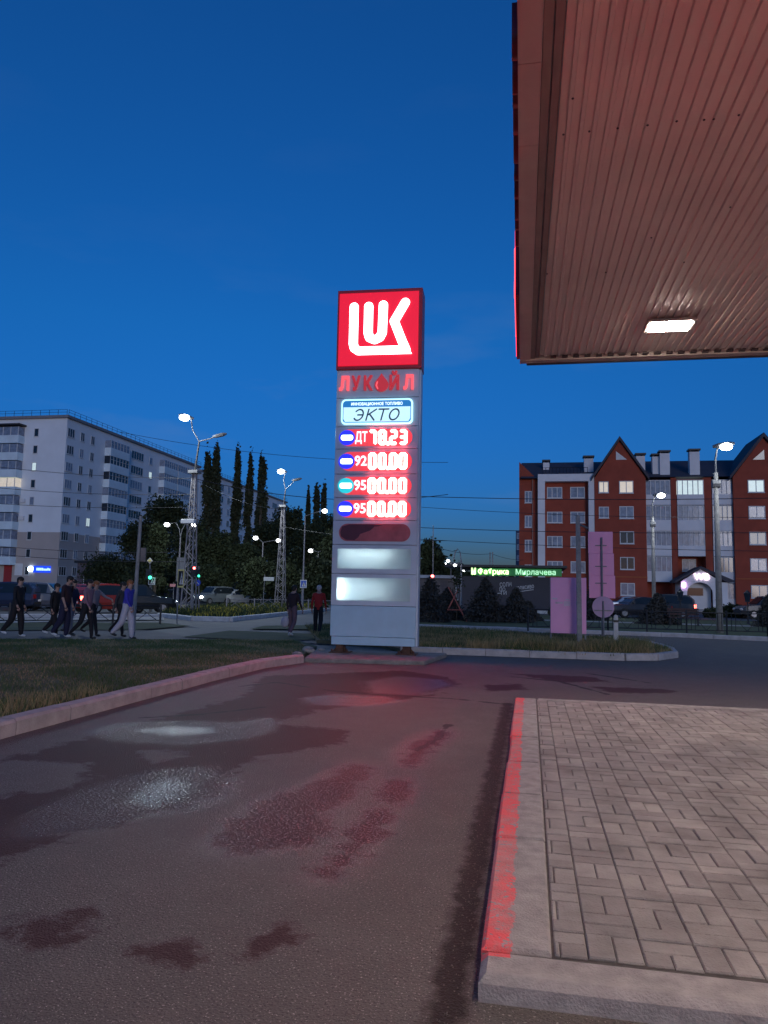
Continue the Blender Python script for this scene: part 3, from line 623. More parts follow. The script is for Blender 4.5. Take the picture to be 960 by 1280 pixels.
for i, (tubes) in ((5, [(-.30, .25), (.05, .3)]), (6, [(-.76, -.62), (-.3, -.05)])):
    a, b = rows[i], rows[i+1]; zt_, zb_ = a-.006, b+.006; fx = h*.87; m_ = .09
    mb = MB()
    mb.box(-h, 0, zb_, -fx, DEP, zt_); mb.box(fx, 0, zb_, h, DEP, zt_); mb.box(-fx, 0, zt_-m_, fx, DEP, zt_); mb.box(-fx, 0, zb_, fx, DEP, zb_+m_*1.3)
    mb.box(-fx, DEP-.06, zb_+m_*1.3, fx, DEP, zt_-m_); mb.build('light_box', M['panel_gray'], py_)
    mb = MB(); mb.box(-fx, -.006, zb_+m_*1.3, fx, .004, zt_-m_); mb.build('translucent_plate', TR, py_)
    mb = MB()
    if i == 5: mb.tube([(-fx+.1, .2, (zt_+zb_)/2+.12), (fx-.5, .2, (zt_+zb_)/2+.12)], .014)
    else: mb.tube([(-fx+.10, .09, zb_+.2), (-fx+.10, .09, zt_-.15)], .03); mb.tube([(-fx+.15, .22, (zt_+zb_)/2), (fx*.35, .22, (zt_+zb_)/2)], .009)
    mb.build('light_tube', TUBE, py_)
a, b, c = rows[7], rows[8], rows[9]
pb = mat('pale_blue_enamel', (.36, .56, .70), .4, 0, .07, 2)
mb = MB(); mb.box(-h, -.01, b+.004, h, DEP, a-.006); mb.build('base_panel', pb, py_, bevel=.008)
mb = MB(); mb.box(-h+.03, 0, c, h-.01, DEP, b-.004); mb.build('plinth_panel', pb, py_, bevel=.008)
mb = MB(); mb.box(h+.001, .06, c, h+.045, DEP-.05, z1-.01); mb.build('side_channel', M['panel_gray'], py_)
foot = mat('rusty_anchor_steel', (.10, .05, .035), .8, .2, .4, 9, .6, 30)
for s in (-1, 1):
    mb = MB(); mb.box(s*(h-.22)-.09, .1, .09, s*(h-.22)+.09, .38, rows[-1]+.02); mb.box(s*(h-.22)-.24, -.02, .10, s*(h-.22)+.24, .5, .125)
    for q in (-1, 1): mb.tube([(s*(h-.22)+q*.18, .06, .12), (s*(h-.22)+q*.18, .06, .19)], .022, 6)
    mb.prism([(-.2, .12), (.2, .12), (.1, .24), (-.1, .24)], lambda u, w, d: (s*(h-.22)+u, .22+d, w), -.01, .01)
    mb.build('mounting_foot', foot, py_)
mb = MB(); c1 = .03
mb.add([(-4.86, 15.95, -.02), (-2.25, 16.35, -.02), (-2.0, 18.6, -.02), (-5.3, 18.4, -.02), (-4.86, 15.95, .10), (-2.25, 16.35, .10), (-2.0, 18.6, .10), (-5.3, 18.4, .10)], [(0, 3, 2, 1), (4, 5, 6, 7), (0, 1, 5, 4), (1, 2, 6, 5), (2, 3, 7, 6), (3, 0, 4, 7)])
struct('pylon_slab', mb, M['concrete_dark'], bevel=.03)
for (px, pyx, s) in ((385, 814, .16), (371, 819, .12), (430, 815, .12), (402, 813, .1)):
    gx, gy = G(px, pyx, .1); mb = MB(); mb.ell((0, 0, s*.35), (s*1.2, s*.8, s*.5), 9, 6)
    o = mb.build('rubble_chunk', M['concrete'], None); o.location = (gx, gy, .08); o.rotation_euler = (random.random(), .1, random.random()*3)
    tag(o, 'broken lump of pale concrete by the left foot of the price sign', 'rubble', 'rubble by the price sign')
#@@PART2
# ------------------------------------------------------------------ buildings
def window(parent, face, c, u0, u1, w0, w1, bars=1, glass='glass', frame='white_frame', t=.09, label=None, trans=None):
    mb = MB(); mb.fbox(face, c, u0, u0+t, w0, w1, .0, .06); mb.fbox(face, c, u1-t, u1, w0, w1, .0, .06)
    mb.fbox(face, c, u0+t, u1-t, w0, w0+t, .0, .06); mb.fbox(face, c, u0+t, u1-t, w1-t, w1, .0, .06)
    for i in range(1, bars+1):
        m_ = u0+(u1-u0)*i/(bars+1); mb.fbox(face, c, m_-t*.5, m_+t*.5, w0+t, w1-t, .0, .055)
    mb.fbox(face, c, u0-.04, u1+.04, w0-.07, w0-.005, .0, .14)
    o = mb.build('window', M[frame], parent, world=True)
    if label: o['label'] = label
    mb = MB(); mb.fbox(face, c, u0+t, u1-t, w0+t, w1-t, .002, .03); p = mb.build('pane', M[glass], o); 
    for v in p.data.vertices: v.co -= Vector(parent_world(o))
    return o
def pickg(p=.45): return 'glass_curtain' if random.random() < p else 'glass'

# --- left nine storey block
wall_l = mat('pale_rendered_wall', (.76, .80, .84), .9, 0, .07, .25, .2, 8)
wall_p = mat('pinkish_rendered_wall', (.46, .40, .37), .9, 0, .08, .3, .2, 8)
M['balc'] = mat('pale_blue_balcony_panel', (.66, .78, .84), .7, 0, .1, .6)
BX, BY = -74.0, 107.0; zs = 9.9; zr = 28.6
A = thing('apartment_block', 'pale nine storey apartment block with pinkish lower floors and a rooftop railing', 'building', (BX-13, BY+12, 0))
def wallbox(x0, y0, z0, x1, y1, z1, m, parent, nm='wall'):
    mb = MB(); mb.box(x0, y0, z0, x1, y1, z1); return mb.build(nm, m, parent, world=True)
wallbox(-100, BY, zs+.0, BX, 157, zr, wall_l, A); wallbox(-100.003, BY-.003, -.5, BX+.003, 157, zs-.005, wall_p, A, 'lower_wall')
wallbox(-100.4, BY-.4, zr+.005, BX+.4, 157.0, zr+.45, mat('roof_edge', (.22, .22, .24), .7, 0, .15), A, 'roof_edge')
def railing(x0, y0, x1, y1, z, parent, nm='roof_railing'):
    mb = MB(); L = math.hypot(x1-x0, y1-y0); n = int(L/1.6)
    for i in range(n+1):
        x = x0+(x1-x0)*i/n; y = y0+(y1-y0)*i/n; mb.tube([(x, y, z), (x, y, z+.95)], .035, 5)
    for q in (.5, .93): mb.tube([(x0, y0, z+q), (x1, y1, z+q)], .03, 5)
    return mb.build(nm, M['dark_steel'], parent, world=True)
railing(BX+.2, BY, BX+.2, 157, zr+.45, A); railing(-100, BY-.2, BX, BY-.2, zr+.45, A)
fz = [26.3-2.83*i for i in range(9)]
for i, z in enumerate(fz):
    zz = z-.7
    window(A, 'S', BY-.003, -79.9+.0, -79.05, zz, zz+1.4, 0, 'glass_lit2' if i == 2 else pickg(.2))
    for (u, w, b) in ((108.2, 1.9, 2), (111.4, 1.1, 1), (114.4, 1.1, 1)):
        if i == 8 and u > 112: continue
        window(A, 'E', BX+.003, u-w/2, u+w/2, zz, zz+1.5, b, 'glass_lit2' if (i == 5 and u > 114) else pickg(.35))
    window(A, 'E', BX+.003, 127.2, 131.7, zz, zz+1.6, 4, pickg(.35))
    window(A, 'E', BX+.003, 134.0, 135.2, zz, zz+1.4, 0, 'glass_lit2' if i == 1 else pickg(.3))
    if i < 8:
        for (u0, u1) in ((118.3, 124.6), (138.2, 144.0), (144.3, 150.4)):
            mb = MB(); mb.fbox('E', BX, u0, u1, zz-1.15, zz+.28, .01, 1.2); b = mb.build('balcony', M['balc'], A, world=True)
            mb = MB(); mb.fbox('E', BX, u0+.05, u1-.05, zz+.285, zz+1.62, .02, 1.12); g_ = mb.build('balcony_glazing', M[pickg(.65)], b)
            for v in g_.data.vertices: v.co -= parent_world(b)
            mb = MB(); n = 6
            for k in range(n+1):
                u = u0+.05+(u1-u0-.1)*k/n; mb.fbox('E', BX, u-.05, u+.05, zz+.285, zz+1.62, 1.125, 1.17)
            mb.fbox('E', BX, u0, u1, zz+1.0, zz+1.06, 1.175, 1.19)
            q = mb.build('glazing_bars', M['white_frame'], b)
            for v in q.data.vertices: v.co -= parent_world(b)
        mb = MB(); mb.fbox('S', BY, -100, -81.6, zz-1.25, zz+.05, .01, 1.5); b = mb.build('balcony', M['balc'], A, world=True)
        mb = MB(); mb.fbox('S', BY, -99.9, -81.7, zz+.055, zz+1.45, .02, 1.4); g_ = mb.build('balcony_glazing', M['glass_lit' if i in (3,) else 'glass_curtain'], b)
        for v in g_.data.vertices: v.co -= parent_world(b)
        mb = MB()
        for k in range(14): mb.fbox('S', BY, -99.9+18.1*k/13-.06, -99.9+18.1*k/13+.06, zz+.055, zz+1.45, 1.405, 1.45)
        q = mb.build('glazing_bars', M['white_frame'], b)
        for v in q.data.vertices: v.co -= parent_world(b)
mb = MB(); mb.fbox('S', BY, -100, -81.4, fz[0]+1.0, fz[0]+1.25, .01, 1.8); mb.build('balcony_roof', M['dark_steel'], A, world=True)
for z in (fz[4], fz[5]):
    mb = MB(); mb.fbox('S', BY, -82.0+.55, -80.6, z-.3, z+.35, .01, .4); mb.build('air_conditioner', M['white_pl'], A, world=True)
mb = MB(); mb.fbox('S', BY, -81.7, -80.3, 2.9, 4.8, .01, .06); cs = mb.build('crossing_sign_board', M['white_pl'], A, world=True)
mb = MB(); mb.fbox('S', BY, -83.6, -82.2, .2, 4.5, .01, .12); mb.build('red_door', mat('red_door_paint', (.35, .03, .03), .5, 0, .1), A, world=True)
sg = mb = MB(); mb.fbox('S', BY, -78.2, -75.2, 3.4, 4.45, .01, .25); sgb = mb.build('shop_sign', mat('blue_neon_board', (.02, .05, .6), .4, 0, 0, emit=(.01, .07, 1), es=1.0), A, world=True)
mb = MB()
x = -77.6
for w in (.22, .3, .18, .3, .24, .3, .2, .26): mb.box(x, BY-.29, 3.72, x+w, BY-.255, 3.72+random.choice((.34, .42, .3))); x += w+.07
q = mb.build('sign_lettering', mat('pale_blue_letters', (.7, .8, 1), .4, 0, 0, emit=(.3, .5, 1), es=2), sgb)
for v in q.data.vertices: v.co -= parent_world(sgb)
mb = MB(); mb.tube([(-78.75, BY-.3, 3.95), (-78.75, BY-.02, 3.95)], .45, 14); mb.build('round_lamp', mat('round_shop_lamp', (1, 1, 1), .4, 0, 0, emit=(.6, .8, 1), es=6), A, world=True)
# second block further along
B2 = thing('apartment_block', 'farther wing of the pale block showing between the tall poplars', 'building', (-87, 188, 0))
wallbox(-100, 157.3, -.5, BX, 219, 28.0, wall_l, B2); wallbox(-100.4, 157.3, 28.005, BX+.4, 219.4, 28.4, mat('roof_edge', (.22, .22, .24), .7, 0, .15), B2, 'roof_edge')
railing(BX+.2, 158, BX+.2, 219, 28.4, B2)
for i, z in enumerate(fz):
    for k in range(9):
        u = 160+k*6.6; window(B2, 'E', BX, u, u+(4.2 if k % 2 else 1.6), z-1.2, z+.4, 3 if k % 2 else 1, pickg(.3))
B3 = thing('low_building', 'low dark flat roofed building behind the parked cars on the left', 'building', (-48, 92, 0))
wallbox(-58, 88, -.2, -39, 97, 4.4, mat('dark_plaster', (.12, .10, .12), .9, 0, .15), B3); wallbox(-58.3, 87.7, 4.405, -38.7, 97.3, 4.7, M['dark_steel'], B3, 'roof')
for k in range(5): window(B3, 'S', 88, -57+k*3.6, -55+k*3.6, 1.2, 2.9, 1, 'glass')

# --- red brick block on the right
brick = mat('red_brick_wall', (.32, .064, .036), .9, 0, .16, .8, .3, 12)
wp = mat('white_plaster_trim', (.74, .73, .74), .85, 0, .1, .5)
roofm = mat('dark_blue_metal_roof', (.075, .07, .085), .75, 0, .15, .5, spec=.2)
RY = 88.0
Rb = thing('brick_apartment_block', 'red brick five storey apartment block with gables and white glazed balconies', 'building', (16, RY+7, 0))
wallbox(-1.2, RY+.5, 0, 12.0, RY+14, 15.0, brick, Rb)
mb = MB(); mb.prism([(-1.2, 15.0), (.9, 15.0), (-1.2, 17.1)], lambda u, w, d: (u, d, w), RY+.5, RY+3); mb.build('wall', brick, Rb, world=True)
def gable(x0, x1, zp, lit):
    mb = MB(); xm = (x0+x1)/2; mb.prism([(x0, 0), (x1, 0), (x1, 14.9), (xm, zp), (x0, 14.9)], lambda u, w, d: (u, d, w), RY-.6, RY+6); mb.build('gable_wall', brick, Rb, world=True)
    mb = MB(); mb.prism([(x0-.35, 14.6), (xm, zp+.05), (x1+.35, 14.6), (x1+.35, 15.0), (xm, zp+.5), (x0-.35, 15.0)], lambda u, w, d: (u, d, w), RY-.95, RY+6.2); mb.build('roof', roofm, Rb, world=True)
gable(7.3, 12.9, 19.2, 1); gable(22.1, 28.6, 19.3, 0); gable(43.5, 50, 19.3, 0)
wallbox(28.0, RY+.5, 0, 56, RY+14, 15.0, brick, Rb); wallbox(12.0, RY+1.6, 0, 28.0, RY+14, 15.0, brick, Rb)
mb = MB(); mb.prism([(RY-.3, 15.02), (RY+7, 18.1), (RY+14.5, 15.02)], lambda u, w, d: (d, u, w), -1.0, 56); mb.build('roof', roofm, Rb, world=True)
mb = MB(); mb.box(.95, RY-.5, 0, 1.75, RY+.5, 14.6); mb.box(6.65, RY-.5, 0, 7.28, RY+.5, 14.6); mb.box(.95, RY-.5, 14.605, 7.28, RY+.5, 15.45); mb.build('white_pilaster_frame', wp, Rb, world=True)
mb = MB(); mb.tube([(.35, RY+.35, .3), (.35, RY+.35, 15)], .07, 6); mb.build('downpipe', mat('copper_downpipe', (.4, .22, .18), .5, .3, .1), Rb, world=True)
rz_ = [13.85, 10.95, 8.1, 5.2, 2.3]
for i, z in enumerate(rz_):
    dz = -.35 if True else 0
    window(Rb, 'S', RY+.5, -.55, .3, z-1.65, z-.25, 1, 'glass_curtain')
    if i < 5:
        window(Rb, 'S', RY+.5, 2.0, 3.75, z-1.1, z+.2, 2, 'glass_curtain'); window(Rb, 'S', RY+.5, 4.65, 6.3, z-1.1, z+.2, 1, 'glass_curtain')
    lit1 = 'glass_lit' if i == 0 else pickg(.5)
    if i < 2: window(Rb, 'S', RY-.6, 7.75, 8.85, z-.65, z+.65, 1, lit1 if i == 0 else 'glass_curtain')
    window(Rb, 'S', RY-.6, 10.0, 11.55, z-.7, z+.7, 1, lit1)
    window(Rb, 'S', RY-.6, 23.6, 25.3, z-.7, z+.7, 1, 'glass_lit2' if i == 0 else pickg(.5))
    window(Rb, 'S', RY-.6, 26.6, 28.0, z-.7, z+.7, 1, pickg(.5))
    for k in range(4): window(Rb, 'S', RY+.5, 29.5+k*3.3, 31.3+k*3.3, z-.7, z+.7, 1, pickg(.4))
mb = MB(); mb.prism([(9.7, 17.0), (10.9, 17.0), (9.7, 18.0)], lambda u, w, d: (u, d, w), RY-.64, RY-.605); o = mb.build('attic_window', M['white_frame'], Rb, world=True)
mb = MB(); mb.prism([(24.2, 16.8), (25.4, 16.8), (25.4, 17.9)], lambda u, w, d: (u, d, w), RY-.64, RY-.605); mb.build('attic_window', M['glass'], Rb, world=True)
mb = MB(); mb.box(7.3, RY-.68, 3.62, 12.9, RY-.605, 3.72); mb.box(22.1, RY-.68, 3.62, 28.6, RY-.605, 3.72); mb.build('brick_string_course', mat('orange_brick_course', (.42, .13, .05), .9, 0, .1), Rb, world=True)
for i, z in enumerate(rz_):
    for (x0, x1, n) in ((12.9, 15.6, 5), (16.3, 19.15, 5), (20.0, 22.1, 4)):
        mid = 16 < x0 < 17
        if mid and i >= 3:
            if i == 3: window(Rb, 'S', RY+1.6, 17.0, 18.5, z-.75, z+.65, 1, 'glass_curtain')
            continue
        if i == 4 and x0 < 15: continue
        mb = MB(); mb.box(x0, RY-.2, z-2.0, x1, RY+1.55, z-.82); b = mb.build('balcony', wp, Rb, world=True)
        mb = MB(); mb.box(x0+.05, RY-.1, z-.815, x1-.05, RY+1.5, z+.75); g_ = mb.build('balcony_glazing', M['glass_lit2' if (i == 0 and mid) else ('glass' if (i == 3 and x0 > 19) or (i == 1 and x0 > 19) else 'glass_curtain')], b)
        mb2 = MB()
        for k in range(n+1): u = x0+.05+(x1-x0-.1)*k/n; mb2.box(u-.045, RY-.16, z-.815, u+.045, RY-.105, z+.75)
        mb2.box(x0, RY-.15, z+.755, x1, RY-.1, z+.84)
        q = mb2.build('glazing_bars', M['white_frame'], b)
        for ob in (g_, q):
            for v in ob.data.vertices: v.co -= parent_world(b)
for (x0, x1) in ((15.65, 16.25), (19.2, 19.95)): wallbox(x0, RY-.1, 0, x1, RY+1.6, 14.95, brick, Rb, 'brick_pier')
for (x, y, w, zz) in ((2.0, 91.5, .9, 18.2), (6.9, 90.2, 1.3, 18.4), (12.7, 89.6, 1.2, 18.5), (14.4, 89.0, 1.2, 18.3), (15.2, 88.6, 1.3, 18.6), (18.4, 88.5, 1.3, 18.7), (25.6, 92, 1.2, 19.2), (34, 90, 1.3, 18.6)):
    w *= .82; zz -= .35
    mb = MB(); mb.box(x-w/2, y, 15.2, x+w/2, y+1.0, zz-.35); ch = mb.build('chimney', wp, Rb, world=True)
    mb = MB(); mb.box(x-w/2-.12, y-.12, zz-.18, x+w/2+.12, y+1.12, zz)
    for (a, b_) in ((-1, 0), (1, 0), (-1, 1), (1, 1)): mb.box(x+a*(w/2-.1)-.05, y+b_*.9, zz-.345, x+a*(w/2-.1)+.05, y+b_*.9+.1, zz-.185)
    q = mb.build('chimney_cap', M['dark_steel'], ch)
    for v in q.data.vertices: v.co -= parent_world(ch)
mb = MB()
for k in range(14): mb.tube([(1.5+k*.4, RY+1.4, 15.7), (1.5+k*.4, RY+1.4, 16.5)], .025, 4)
mb.tube([(1.5, RY+1.4, 16.5), (6.7, RY+1.4, 16.5)], .03, 4); mb.build('snow_guard', M['dark_steel'], Rb, world=True)
# entrance porch
PYY = RY-3.4
porch = thing('entrance_porch', 'small white gabled entrance porch with an arch and a lit sign', 'porch', (18.2, RY-2, 0))
arch = [(15.9, .9), (16.55, .9)]+[(17.8-1.25*math.cos(R(q)), 2.15+1.15*math.sin(R(q))) for q in range(0, 181, 15)]+[(19.05, .9), (20.6, .9), (20.6, 3.2), (15.9, 3.2)]
def arch_wall(mb):
    n = 12; top = 3.2
    mb.box(15.9, PYY, .3, 16.5, PYY+.25, top); mb.box(19.1, PYY, .3, 20.6, PYY+.25, top)
    for k in range(n):
        a0, a1 = R(180-180*k/n), R(180-180*(k+1)/n); p0 = (17.8+1.3*math.cos(a0), 2.0+1.15*math.sin(a0)); p1 = (17.8+1.3*math.cos(a1), 2.0+1.15*math.sin(a1))
        mb.prism([p0, p1, (p1[0], top), (p0[0], top)], lambda u, w, d: (u, d, w), PYY, PYY+.25)
mb = MB(); arch_wall(mb); mb.build('arch_wall', wp, porch, world=True)
mb = MB(); mb.box(16.5, PYY+1.0, .3, 19.1, PYY+1.2, 3.1); iw = mb.build('inner_wall', wp, porch, world=True)
mb = MB(); mb.box(16.7, PYY+.9, 1.75, 18.3, PYY+.99, 2.55); mb.build('door_window', M['glass'], porch, world=True)
for x in (15.9, 20.4): mb = MB(); mb.box(x, PYY+.26, .3, x+.2, RY, 3.2); mb.build('side_wall', wp, porch, world=True)
mb = MB(); mb.prism([(15.9, 3.21), (20.0, 3.21), (17.9, 4.55)], lambda u, w, d: (u, d, w), PYY, PYY+.2); mb.build('gable_front', wp, porch, world=True)
mb = MB(); mb.prism([(15.3, 3.05), (17.9, 4.62), (20.5, 3.2), (21.2, 3.2), (21.2, 3.4), (17.9, 4.85), (15.3, 3.3)], lambda u, w, d: (u, d, w), PYY-.3, RY-.3); mb.build('roof', roofm, porch, world=True)
put_text('WB', 'lit_sign', mat('lit_porch_sign', (1, 1, 1), .4, 0, 0, emit=(1, .75, .95), es=2.5), porch, (18.0-18.2, PYY-.1-(RY-2), 3.72), .95, bold=.03, extrude=.03)
mb = MB(); mb.ell((16.15, PYY-.2, 2.85), (.22, .12, .32)); mb.build('wall_lamp', mat('purple_wall_lamp', (1, 1, 1), .4, 0, 0, emit=(.85, .45, 1), es=6), porch, world=True)
mb = MB()
for k in range(4): mb.box(16.5, PYY-.35*(4-k), -.02, 19.3, PYY-.35*(3-k)-.003, .3+.0*k-.07*(3-k))
mb.build('steps', M['concrete'], porch, world=True)
mb = MB()
for x in (16.5, 19.3):
    mb.tube([(x, PYY-1.4, .1), (x, PYY-1.4, 1.0), (x, PYY-.05, 1.35)], .03, 5)
mb.build('handrail', M['steel'], porch, world=True)

# far tower behind the left edge of the brick block
Ft = thing('distant_tower_block', 'distant grey tower block just left of the brick building', 'building', (-3, 150, 0))
x_, _, z_ = P(646, 663, 150); x2_ = Xat(651, 150)
wallbox(x_-.2, 150, 0, x2_+3, 160, z_, mat('distant_dark_wall', (.10, .13, .20), .9, 0, .1), Ft)
for k in range(6): window(Ft, 'S', 150, x_, x_+.7, z_-1.6-k*2.2, z_-.6-k*2.2, 0, 'glass_curtain', t=.1)

# --- dark shop with green sign
SY = 60.0
Sh = thing('dark_shop', 'low dark grey shop with a green lit sign band and white wall writing', 'shop', (-1.5, SY+5, 0))
swall = mat('dark_grey_shop_wall', (.045, .042, .055), .8, 0, .15, .5)
sx0, sx1 = Xat(592, SY, 720), Xat(702, SY, 720); sxl = Xat(556, SY)
zt1, zb1, zg1, zg0 = Zat(640, 711, SY), Zat(640, 720, SY), Zat(640, 712, SY), Zat(640, 720.5, SY)
wallbox(sx0-1.2, SY, -.1, sx1+.3, SY+9, zg0-.03, swall, Sh)
wallbox(sxl-6, SY+1, -.1, sx0-1.21, SY+8, 2.7, mat('grey_brown_wall', (.10, .09, .10), .85, 0, .15), Sh, 'annex_wall')
wallbox(sxl-6.2, SY+.7, 2.705, sx0-1.21, SY+8.2, 2.95, mat('pale_roof_edge', (.30, .32, .38), .6, 0, .1), Sh, 'annex_roof')
window(Sh, 'S', SY+1, Xat(568, SY), Xat(573, SY), .95, 2.3, 0, 'glass_curtain')
wallbox(Xat(575, SY), SY+.9, .85, Xat(590, SY), SY+.995, 1.0, M['white_concrete'], Sh, 'sill_band')
wallbox(sx0-2.3, SY-.5, zg1+.16, sx1+.4, SY+9.2, zg1+.34, M['dark_steel'], Sh, 'flat_roof')
wallbox(sx0-.2, SY-.25, zg0+.05, sx1, SY+.4, zg1+.08, mat('green_sign_board', (.03, .22, .06), .5, 0, .1, emit=(.02, .35, .05), es=.09), Sh, 'sign_band')
gl = mat('lit_green_white_letters', (.8, 1, .6), .4, 0, 0, emit=(.72, 1, .42), es=2.2); gl2 = mat('pale_green_letters', (.6, .9, .6), .4, 0, 0, emit=(.45, .92, .55), es=.95)
def shx(px): return Xat(px, SY-.3, 716)+1.5
zmid = (zg0+zg1)/2+.06
put_text('М', 'sign_emblem', gl, Sh, (shx(592), -5.3, zmid), .62, bold=.06, extrude=.03, width=.36)
put_text('Фабрика', 'sign_word', gl, Sh, (shx(616.5), -5.3, zmid), .58, bold=.022, extrude=.03, width=shx(636)-shx(597.5))
put_text('Мирлачева', 'sign_word', gl2, Sh, (shx(669.5), -5.3, zmid), .58, bold=.012, extrude=.03, width=shx(694.5)-shx(644.5))
gw = mat('white_wall_lettering', (.45, .45, .48), .6, 0, .1)
for (tx, px, pyy, sz, rot, wd) in (('СОЛН', 632, 731, .46, .1, 14), ('ПО', 628, 737, .4, 0, 7), ('ТИ', 629, 741.5, .42, 0, 8), ('ЛИ', 645, 740.5, .42, .1, 6), ('голисиво', 656, 734, .5, .17, 22)):
    p = P(px, pyy, SY-.03); o = put_text(tx, 'wall_writing', gw, Sh, (p[0]+1.5, -5.03, p[2]), sz, extrude=.01, bold=.01, width=wd*SY/F); o.rotation_euler = (R(90), -rot*.8, 0)
for (a, b_) in (((617, 742), (627, 741.5)), ((650, 739.5), (667, 737))):
    p, q = P(*a, SY-.03), P(*b_, SY-.03); mb = MB(); mb.tube([p, q], .035, 5); mb.build('wall_writing', gw, Sh, world=True)
mb = MB(); mb.box(.2, SY-.6, .07, sx1, SY-.2, .3); mb.build('pale_plinth', M['white_concrete'], Sh, world=True)

# ------------------------------------------------------------------ trees
def leafmesh(name, pts, size, m, up=.0):
    n = len(pts); a = rng.normal(size=(n, 3)); a /= np.linalg.norm(a, axis=1)[:, None]; b = rng.normal(size=(n, 3)); b = np.cross(a, b); b /= np.linalg.norm(b, axis=1)[:, None]
    s = size*(.5+rng.random(n))[:, None]; b = b*s; a = a*s*.75
    v = np.stack([pts-a, pts+b*.6, pts+a, pts-b*.6], 1).reshape(-1, 3)
    me = bpy.data.meshes.new(name); me.vertices.add(n*4); me.vertices.foreach_set('co', v.ravel()); me.loops.add(n*4); me.polygons.add(n)
    me.loops.foreach_set('vertex_index', np.arange(n*4)); me.polygons.foreach_set('loop_start', np.arange(0, n*4, 4)); me.update(calc_edges=True); me.materials.append(m); return me
def round_crown(h, w, n=9000, base=.22, clumps=60):
    out = []
    for _ in range(clumps):
        th = random.uniform(0, 6.283); t = random.random()**.8; zc_ = h*(base+(1-base)*t*.93); rad = w/2*math.sin(math.pi*min(1, .18+t*.74))**.7*random.uniform(.35, .92)
        c = np.array([math.cos(th)*rad, math.sin(th)*rad, zc_]); s = w*random.uniform(.07, .13)
        out.append(c+rng.normal(size=(n//clumps, 3))*[s, s, s*.8])
    return np.concatenate(out)
def poplar_crown(h, w, n=7000):
    out = []; k = 46
    for _ in range(k):
        t = random.random(); zc_ = h*(.10+.86*t); rad = w/2*(math.sin(math.pi*min(.98, .12+.75*t))**.6)*random.uniform(.1, .72); th = random.uniform(0, 6.283)
        out.append(np.array([math.cos(th)*rad, math.sin(th)*rad, zc_])+rng.normal(size=(n//k, 3))*[w*.07, w*.07, h*.045])
    for _ in range(5):
        th = random.uniform(0, 6.28); r = w*.16; q = rng.normal(size=(70, 3))*[w*.035, w*.035, h*.035]; out.append(np.array([math.cos(th)*r, math.sin(th)*r, h*random.uniform(.93, 1.0)])+q)
    return np.concatenate(out)
def spruce_crown(h, w, n=9000):
    P_ = []; L = 15
    for i in range(L):
        t = i/(L-1); z0 = h*(.05+.9*t); r = w/2*(1-t)**.85+.08; nb = int(13-6*t)
        for b in range(nb):
            th = 6.283*(b/nb)+random.uniform(-.25, .25); rr = r*random.uniform(.75, 1.15); q = int(n/(L*10)*(1.5-t))
            s = rng.random(q)**.7; sp = .10*rr+.05
            x = np.cos(th)*s*rr; y = np.sin(th)*s*rr; z = z0-(s**1.5)*rr*.28+s*s*s*rr*.12
            P_.append(np.stack([x+rng.normal(size=q)*sp, y+rng.normal(size=q)*sp, z+rng.normal(size=q)*.045*h/3], 1))
    P_.append(np.stack([rng.normal(size=60)*.03, rng.normal(size=60)*.03, h*(.93+.09*rng.random(60))], 1))
    return np.concatenate(P_)
def tree(name, label, cat, h, w, crown, leaf, size, group=None, limbs=True, n=9000):
    t = thing(name, label, cat, (0, 0, 0), 0, group)
    mb = MB(); mb.tube([(0, 0, -.1), (.03*w, .02, h*.3), (-.01*w, 0, h*.62), (0, 0, h*.9)], [.022*h, .017*h, .010*h, .003*h], 9)
    if limbs:
        for k in range(7):
            th = k*2.4; z = h*(.22+.08*k); r = w*.33; mb.tube([(0, 0, z), (math.cos(th)*r*.5, math.sin(th)*r*.5, z+h*.08), (math.cos(th)*r, math.sin(th)*r, z+h*.13)], [.008*h, .005*h, .002*h], 6)
    mb.build('trunk', M['bark'], t, smooth=True)
    o = bpy.data.objects.new('crown', leafmesh('crown', crown(h, w, n), size, M[leaf])); COL.objects.link(o); o.parent = t
    return t
_protos = {}
def place_tree(kind, px, ytop, Y, wpx, label, ground=0., group=None):
    X, _, z = P(px, ytop, Y); h = z-ground; w = wpx*math.hypot(X, Y)/F
    kinds = {'round': ('deciduous_tree', 'tree', round_crown, 'leaf', .17, True, 10000), 'poplar': ('poplar_tree', 'tree', poplar_crown, 'leaf_poplar', .26, False, 8000), 'spruce': ('spruce_tree', 'tree', spruce_crown, 'needle', .075, False, 15000)}
    nm, cat, cr, lf, sz, lm, n = kinds[kind]
    t = tree(nm, label, cat, h, w, cr, lf, sz*max(1, h/10 if kind == 'round' else 1), group, lm, n)
    t.location = (X, Y, ground); t.rotation_euler = (0, 0, random.uniform(0, 6)); return t
gp = 'tall narrow poplars beyond the street'
for (px, yt, Y, w, lb) in ((261, 571, 104, 17, 'tall narrow poplar, left half of the broad dark pair'), (271, 566, 104, 17, 'tallest narrow poplar, right half of the broad dark pair'), (298, 567, 108, 15, 'lone slim poplar just right of the broad dark pair'),
        (313, 573, 108, 12, 'slimmest poplar between two others'), (328, 577, 108, 16, 'slightly lower poplar, rightmost of the central row'), (386, 617, 110, 8, 'short thin poplar beside a broader clump'),
        (396, 613, 108, 13, 'broad poplar left of the price sign'), (405, 614, 108, 11, 'poplar partly hidden behind the price sign')):
    place_tree('poplar', px, yt, Y, w, lb, group=gp)
gd = 'dark leafy trees beyond the street'
